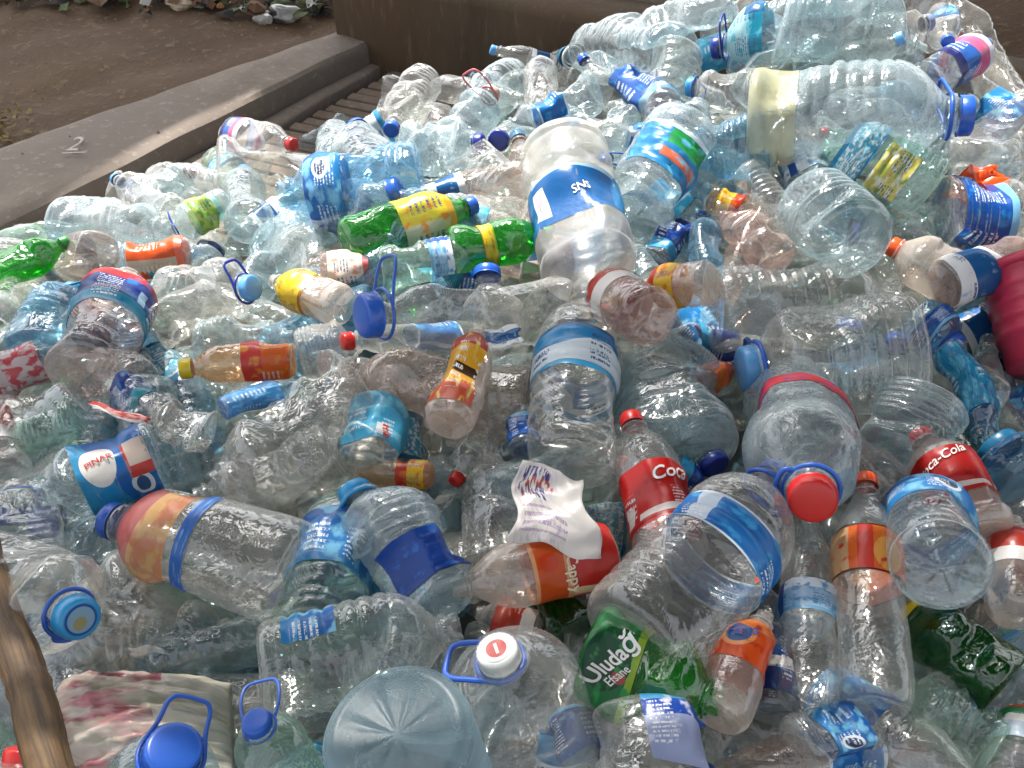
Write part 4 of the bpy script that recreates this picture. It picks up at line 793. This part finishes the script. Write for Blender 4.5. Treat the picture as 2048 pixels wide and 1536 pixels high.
def place(px, py, vi, h, tilt, az):
    kind, pk, sh, bd, top, cr = VAR[vi]
    P, t = at(px, py, h); ax = Vector((math.cos(az) * math.cos(tilt), math.sin(az) * math.cos(tilt), math.sin(tilt)))
    e = .04; gx = (heap(P[0] + e, P[1]) - heap(P[0] - e, P[1])) / (2 * e); gy = (heap(P[0], P[1] + e) - heap(P[0], P[1] - e)) / (2 * e)
    N = Vector((-gx, -gy, 1)).normalized(); q = Vector((0, 0, 1)).rotation_difference(N); ax = q @ ax
    up = Vector((fr.uniform(-1, 1), fr.uniform(-1, 1), fr.uniform(-1, 1))); x = (up - ax * up.dot(ax)).normalized(); y = ax.cross(x)
    M = Matrix((x, y, ax)).transposed().to_4x4(); M.translation = Vector(P) - ax * (sh.L * .45); return M, P
for (px, py) in sites:
    vi = fr.randrange(len(VAR)); kind, pk, sh, bd, top, cr = VAR[vi]
    s = fr.uniform(.9, 1.25); M, P = place(px, py, vi, fr.uniform(-.055, .0), R_(fr.gauss(0, 16)), fr.uniform(0, 6.283))
    root = bpy.data.objects.new({'water': 'water_bottle', 'jug': 'water_jug', 'soda': 'soda_bottle'}[kind], None); root.matrix_world = M @ Matrix.Scale(s, 4); COL.objects.link(root)
    kids = []
    b = bpy.data.objects.new('body', bd); COL.objects.link(b); b.parent = root; kids.append(b)
    cap = fr.choice(['blue', 'navy', 'lightblue', 'blue', 'cyan', 'red'] + [None] * 9)
    if cap: o = bpy.data.objects.new('cap', capdata(kind, cap, sh, top, vi)); COL.objects.link(o); o.parent = root; kids.append(o)
    lb = fr.choice(['blue_band', 'blue_sky', 'cyan', 'pale_blue', 'white_blue', 'blue_deep', 'cyan_white', 'navy', 'check'] + [None] * 12)
    if kind == 'jug': lb = None
    if lb: o = bpy.data.objects.new('label', labdata(sh, lb, vi, .34, .60)); COL.objects.link(o); o.parent = root; kids.append(o)
    tag(root, None, 'jug' if kind == 'jug' else 'bottle', 'water jugs in the heap' if kind == 'jug' else 'plastic bottles in the heap')
    FILL.append((px, py, root, kids, look(kind, pk, cr, {'lightblue': 'light blue'}.get(cap, cap), lb)))

# ------------------------------------------------------------------ what nobody could count: the crushed plastic deeper in the heap
Vs, Fs, Mi, nb = [], [], [], 0
deep = []
for kind, pk in (('water', 0), ('jug', 0), ('soda', 1), ('water', 1), ('jug', 2), ('soda', 3)):
    R = {'water': .040, 'jug': .064, 'soda': .042}[kind]; sh = Shape(kind, R * (5 if kind != 'jug' else 4), R, 5000 + len(deep) * 3, .8, .3); V, f = sh.body(14, 18); deep.append((V, f, pk))
for k in range(460):
    x, y = ng.uniform(-1.25, 1.9), ng.uniform(.15, 2.7); z = float(heap(x, y))
    if z < .06 or (abs(x) > .25 + .62 * (y + .35)): continue
    if y < .2: continue
    V, f, pk = deep[ng.integers(len(deep))]; q = Matrix.Rotation(ng.uniform(0, 6.28), 3, 'Z') @ Matrix.Rotation(R_(90 + ng.normal(0, 25)), 3, 'X') @ Matrix.Rotation(ng.uniform(0, 6.28), 3, 'Z')
    zz = z * ng.uniform(.1, .68); W_ = (V - np.array((0, 0, V[:, 2].max() / 2))) @ np.array(q).T + np.array((x, y, max(zz, .05)))
    Vs.append(W_); Fs += [tuple(nb + i for i in t) for t in f]; Mi += [pk] * len(f); nb += len(W_)
o = mesh_obj('crushed_plastic', np.concatenate(Vs), Fs, mats=[PET['clear'], PET['cool'], PET['bluish'], PET['greenish']])
o.data.polygons.foreach_set('material_index', Mi)
tag(o, 'crushed clear plastic deeper in the heap', 'plastic', None, 'stuff')

# ------------------------------------------------------------------ litter on the dirt beyond the ledge
def litter():
    g = random.Random(8); V, f, mi = [], [], []
    mats = [plain('litter_leaf', '4e5a30', .8), plain('litter_paper', 'b4b0a6', .7), plain('litter_brown', '6a4a30', .8), plain('litter_dark', '2c2a24', .9), plain('litter_orange', 'a06a3a', .8)]
    for k in range(300):
        px, py = g.uniform(-40, 720), g.triangular(-34, 34, -8); P = gp(px, py, .10); P[2] = float(terr(P[0], P[1])) + g.uniform(.0, .03); n = len(V); r = g.uniform(.008, .045)
        m = g.choices(range(5), (5, 2, 3, 5, 1.2))[0]; a0 = g.uniform(0, 6)
        for i in range(6): V.append((P[0] + r * math.cos(a0 + i) * g.uniform(.5, 1.2), P[1] + r * math.sin(a0 + i) * g.uniform(.5, 1.2), P[2] + g.uniform(0, .03)))
        V.append((P[0], P[1], P[2] + g.uniform(.01, .04)))
        for i in range(6): f.append((n + i, n + (i + 1) % 6, n + 6)); mi.append(m)
    o = mesh_obj('litter', V, f, mats=mats, smooth=False); o.data.polygons.foreach_set('material_index', mi); tag(o, 'leaves and rubbish scattered on the dirt', 'litter', None, 'stuff')
    V, f = [], []
    for k in range(70):
        px, py = abs(g.gauss(0, 45)) - 25, g.gauss(245, 24); P = gp(px, py, .10); z = float(terr(P[0], P[1])) + .004; n = len(V); r = g.uniform(.006, .018); a = g.uniform(0, 6)
        for i in range(4): V.append((P[0] + r * math.cos(a + i * 1.57) * (1 if i % 2 else .4), P[1] + r * math.sin(a + i * 1.57) * (1 if i % 2 else .4), z + g.uniform(0, .012)))
        f.append((n, n + 1, n + 2, n + 3))
    tag(mesh_obj('fallen_leaves', V, f, plain('yellow_leaf', '7e6a2a', .8, 0, 30, .25), smooth=False), 'small yellow leaves on the dirt by the ledge', 'leaves', None, 'stuff')
    V, f = [], []
    for k in range(500):
        x, y = g.uniform(-2.2, .2), g.uniform(2.0, 3.9)
        dl = (x - LP0[0]) * LN[0] + (y - LP0[1]) * LN[1]
        if dl > -.36: 
            if g.random() > .22 or dl > -.01: continue
            z = .103
        else: z = float(terr(x, y))
        r = g.uniform(.003, .010); n = len(V)
        for i in range(5): V.append((x + r * math.cos(i * 1.257) * g.uniform(.6, 1.1), y + r * math.sin(i * 1.257) * g.uniform(.6, 1.1), z - .002))
        V.append((x, y, z + r * .8))
        for i in range(5): f.append((n + i, n + (i + 1) % 5, n + 5))
    tag(mesh_obj('gravel', V, f, plain('pebble', '9a8c7c', .9, 0, 40, .3), smooth=False), 'small stones on the dirt', 'gravel', None, 'stuff')
litter()
def wad(label, px, py, r, seed, mat):
    P = gp(px, py, .10); P[2] = float(terr(P[0], P[1])) + r * .5; g = np.random.default_rng(seed); bm = bmesh.new(); bmesh.ops.create_icosphere(bm, subdivisions=4, radius=1)
    V = np.array([v.co[:] for v in bm.verts]); f = [tuple(v.index for v in x.verts) for x in bm.faces]; bm.free()
    d = sum((1 - np.abs(np.sin(V @ g.normal(0, 3, 3) + g.uniform(0, 6)))) for _ in range(6)) / 6; V = V * (.55 + .9 * d)[:, None] * np.array((1.3, 1, .6)) * r
    tag(mesh_obj('crumpled_film', V + P, f, mat), label, 'plastic film')
wad('whitish wad of plastic film on the dirt by the wall corner', 570, 20, .05, 1, PET['milky'])
wad('small white wad of film among the litter by the corner', 525, 32, .03, 2, PET['milky'])
wad('orange brown crumpled wrapper among the litter', 365, 8, .045, 3, CAPM['beige'])

# ------------------------------------------------------------------ drop the between-bottles that nothing shows of, name where the others lie
bpy.context.view_layer.update(); dg = bpy.context.evaluated_depsgraph_get(); hits = {}
for iy in range(150):
    for ix in range(200):
        d = Vector(ray((ix + .5) * 10.24, (iy + .5) * 10.24)).normalized(); ok, loc, nn, fi, ob, mm = S.ray_cast(dg, Vector(CAM), d)
        if ok:
            while ob.parent: ob = ob.parent
            hits[ob.name] = hits.get(ob.name, 0) + 1
order = sorted(FILL, key=lambda q: -hits.get(q[2].name, 0)); keep = [q for q in order if hits.get(q[2].name, 0) >= 4][:300 - len(HERO)]
ks = {id(q[2]) for q in keep}
for q in FILL:
    if id(q[2]) not in ks:
        for o in q[3]: bpy.data.objects.remove(o)
        bpy.data.objects.remove(q[2])
for px, py, root, kids, lk in keep:
    near = sorted(HERO, key=lambda q: math.hypot(px - q[1], py - q[2]))[:24]; done = False
    for q in near:
        dx, dy = px - q[1], py - q[2]
        rel = ('just below the ' if dy > 0 else 'just above the ') if abs(dy) > abs(dx) * 1.1 else ('to the right of the ' if dx > 0 else 'to the left of the ')
        t = f"{lk} {rel}{q[0]}"
        if t not in USED and len(t.split()) <= 16: USED.add(t); root['label'] = t; done = True; break
    if not done:
        for q in near:
            t = f"{lk} near the {q[0]}, partly covered"
            if t not in USED and len(t.split()) <= 16: USED.add(t); root['label'] = t; done = True; break
    if not done: root['label'] = f"{lk} squeezed beside the {near[0][0]}"
print('heroes', len(HERO), 'fill', len(keep), 'unseen heroes', [q[0] for q in HERO if hits.get(q[5].name, 0) < 6])
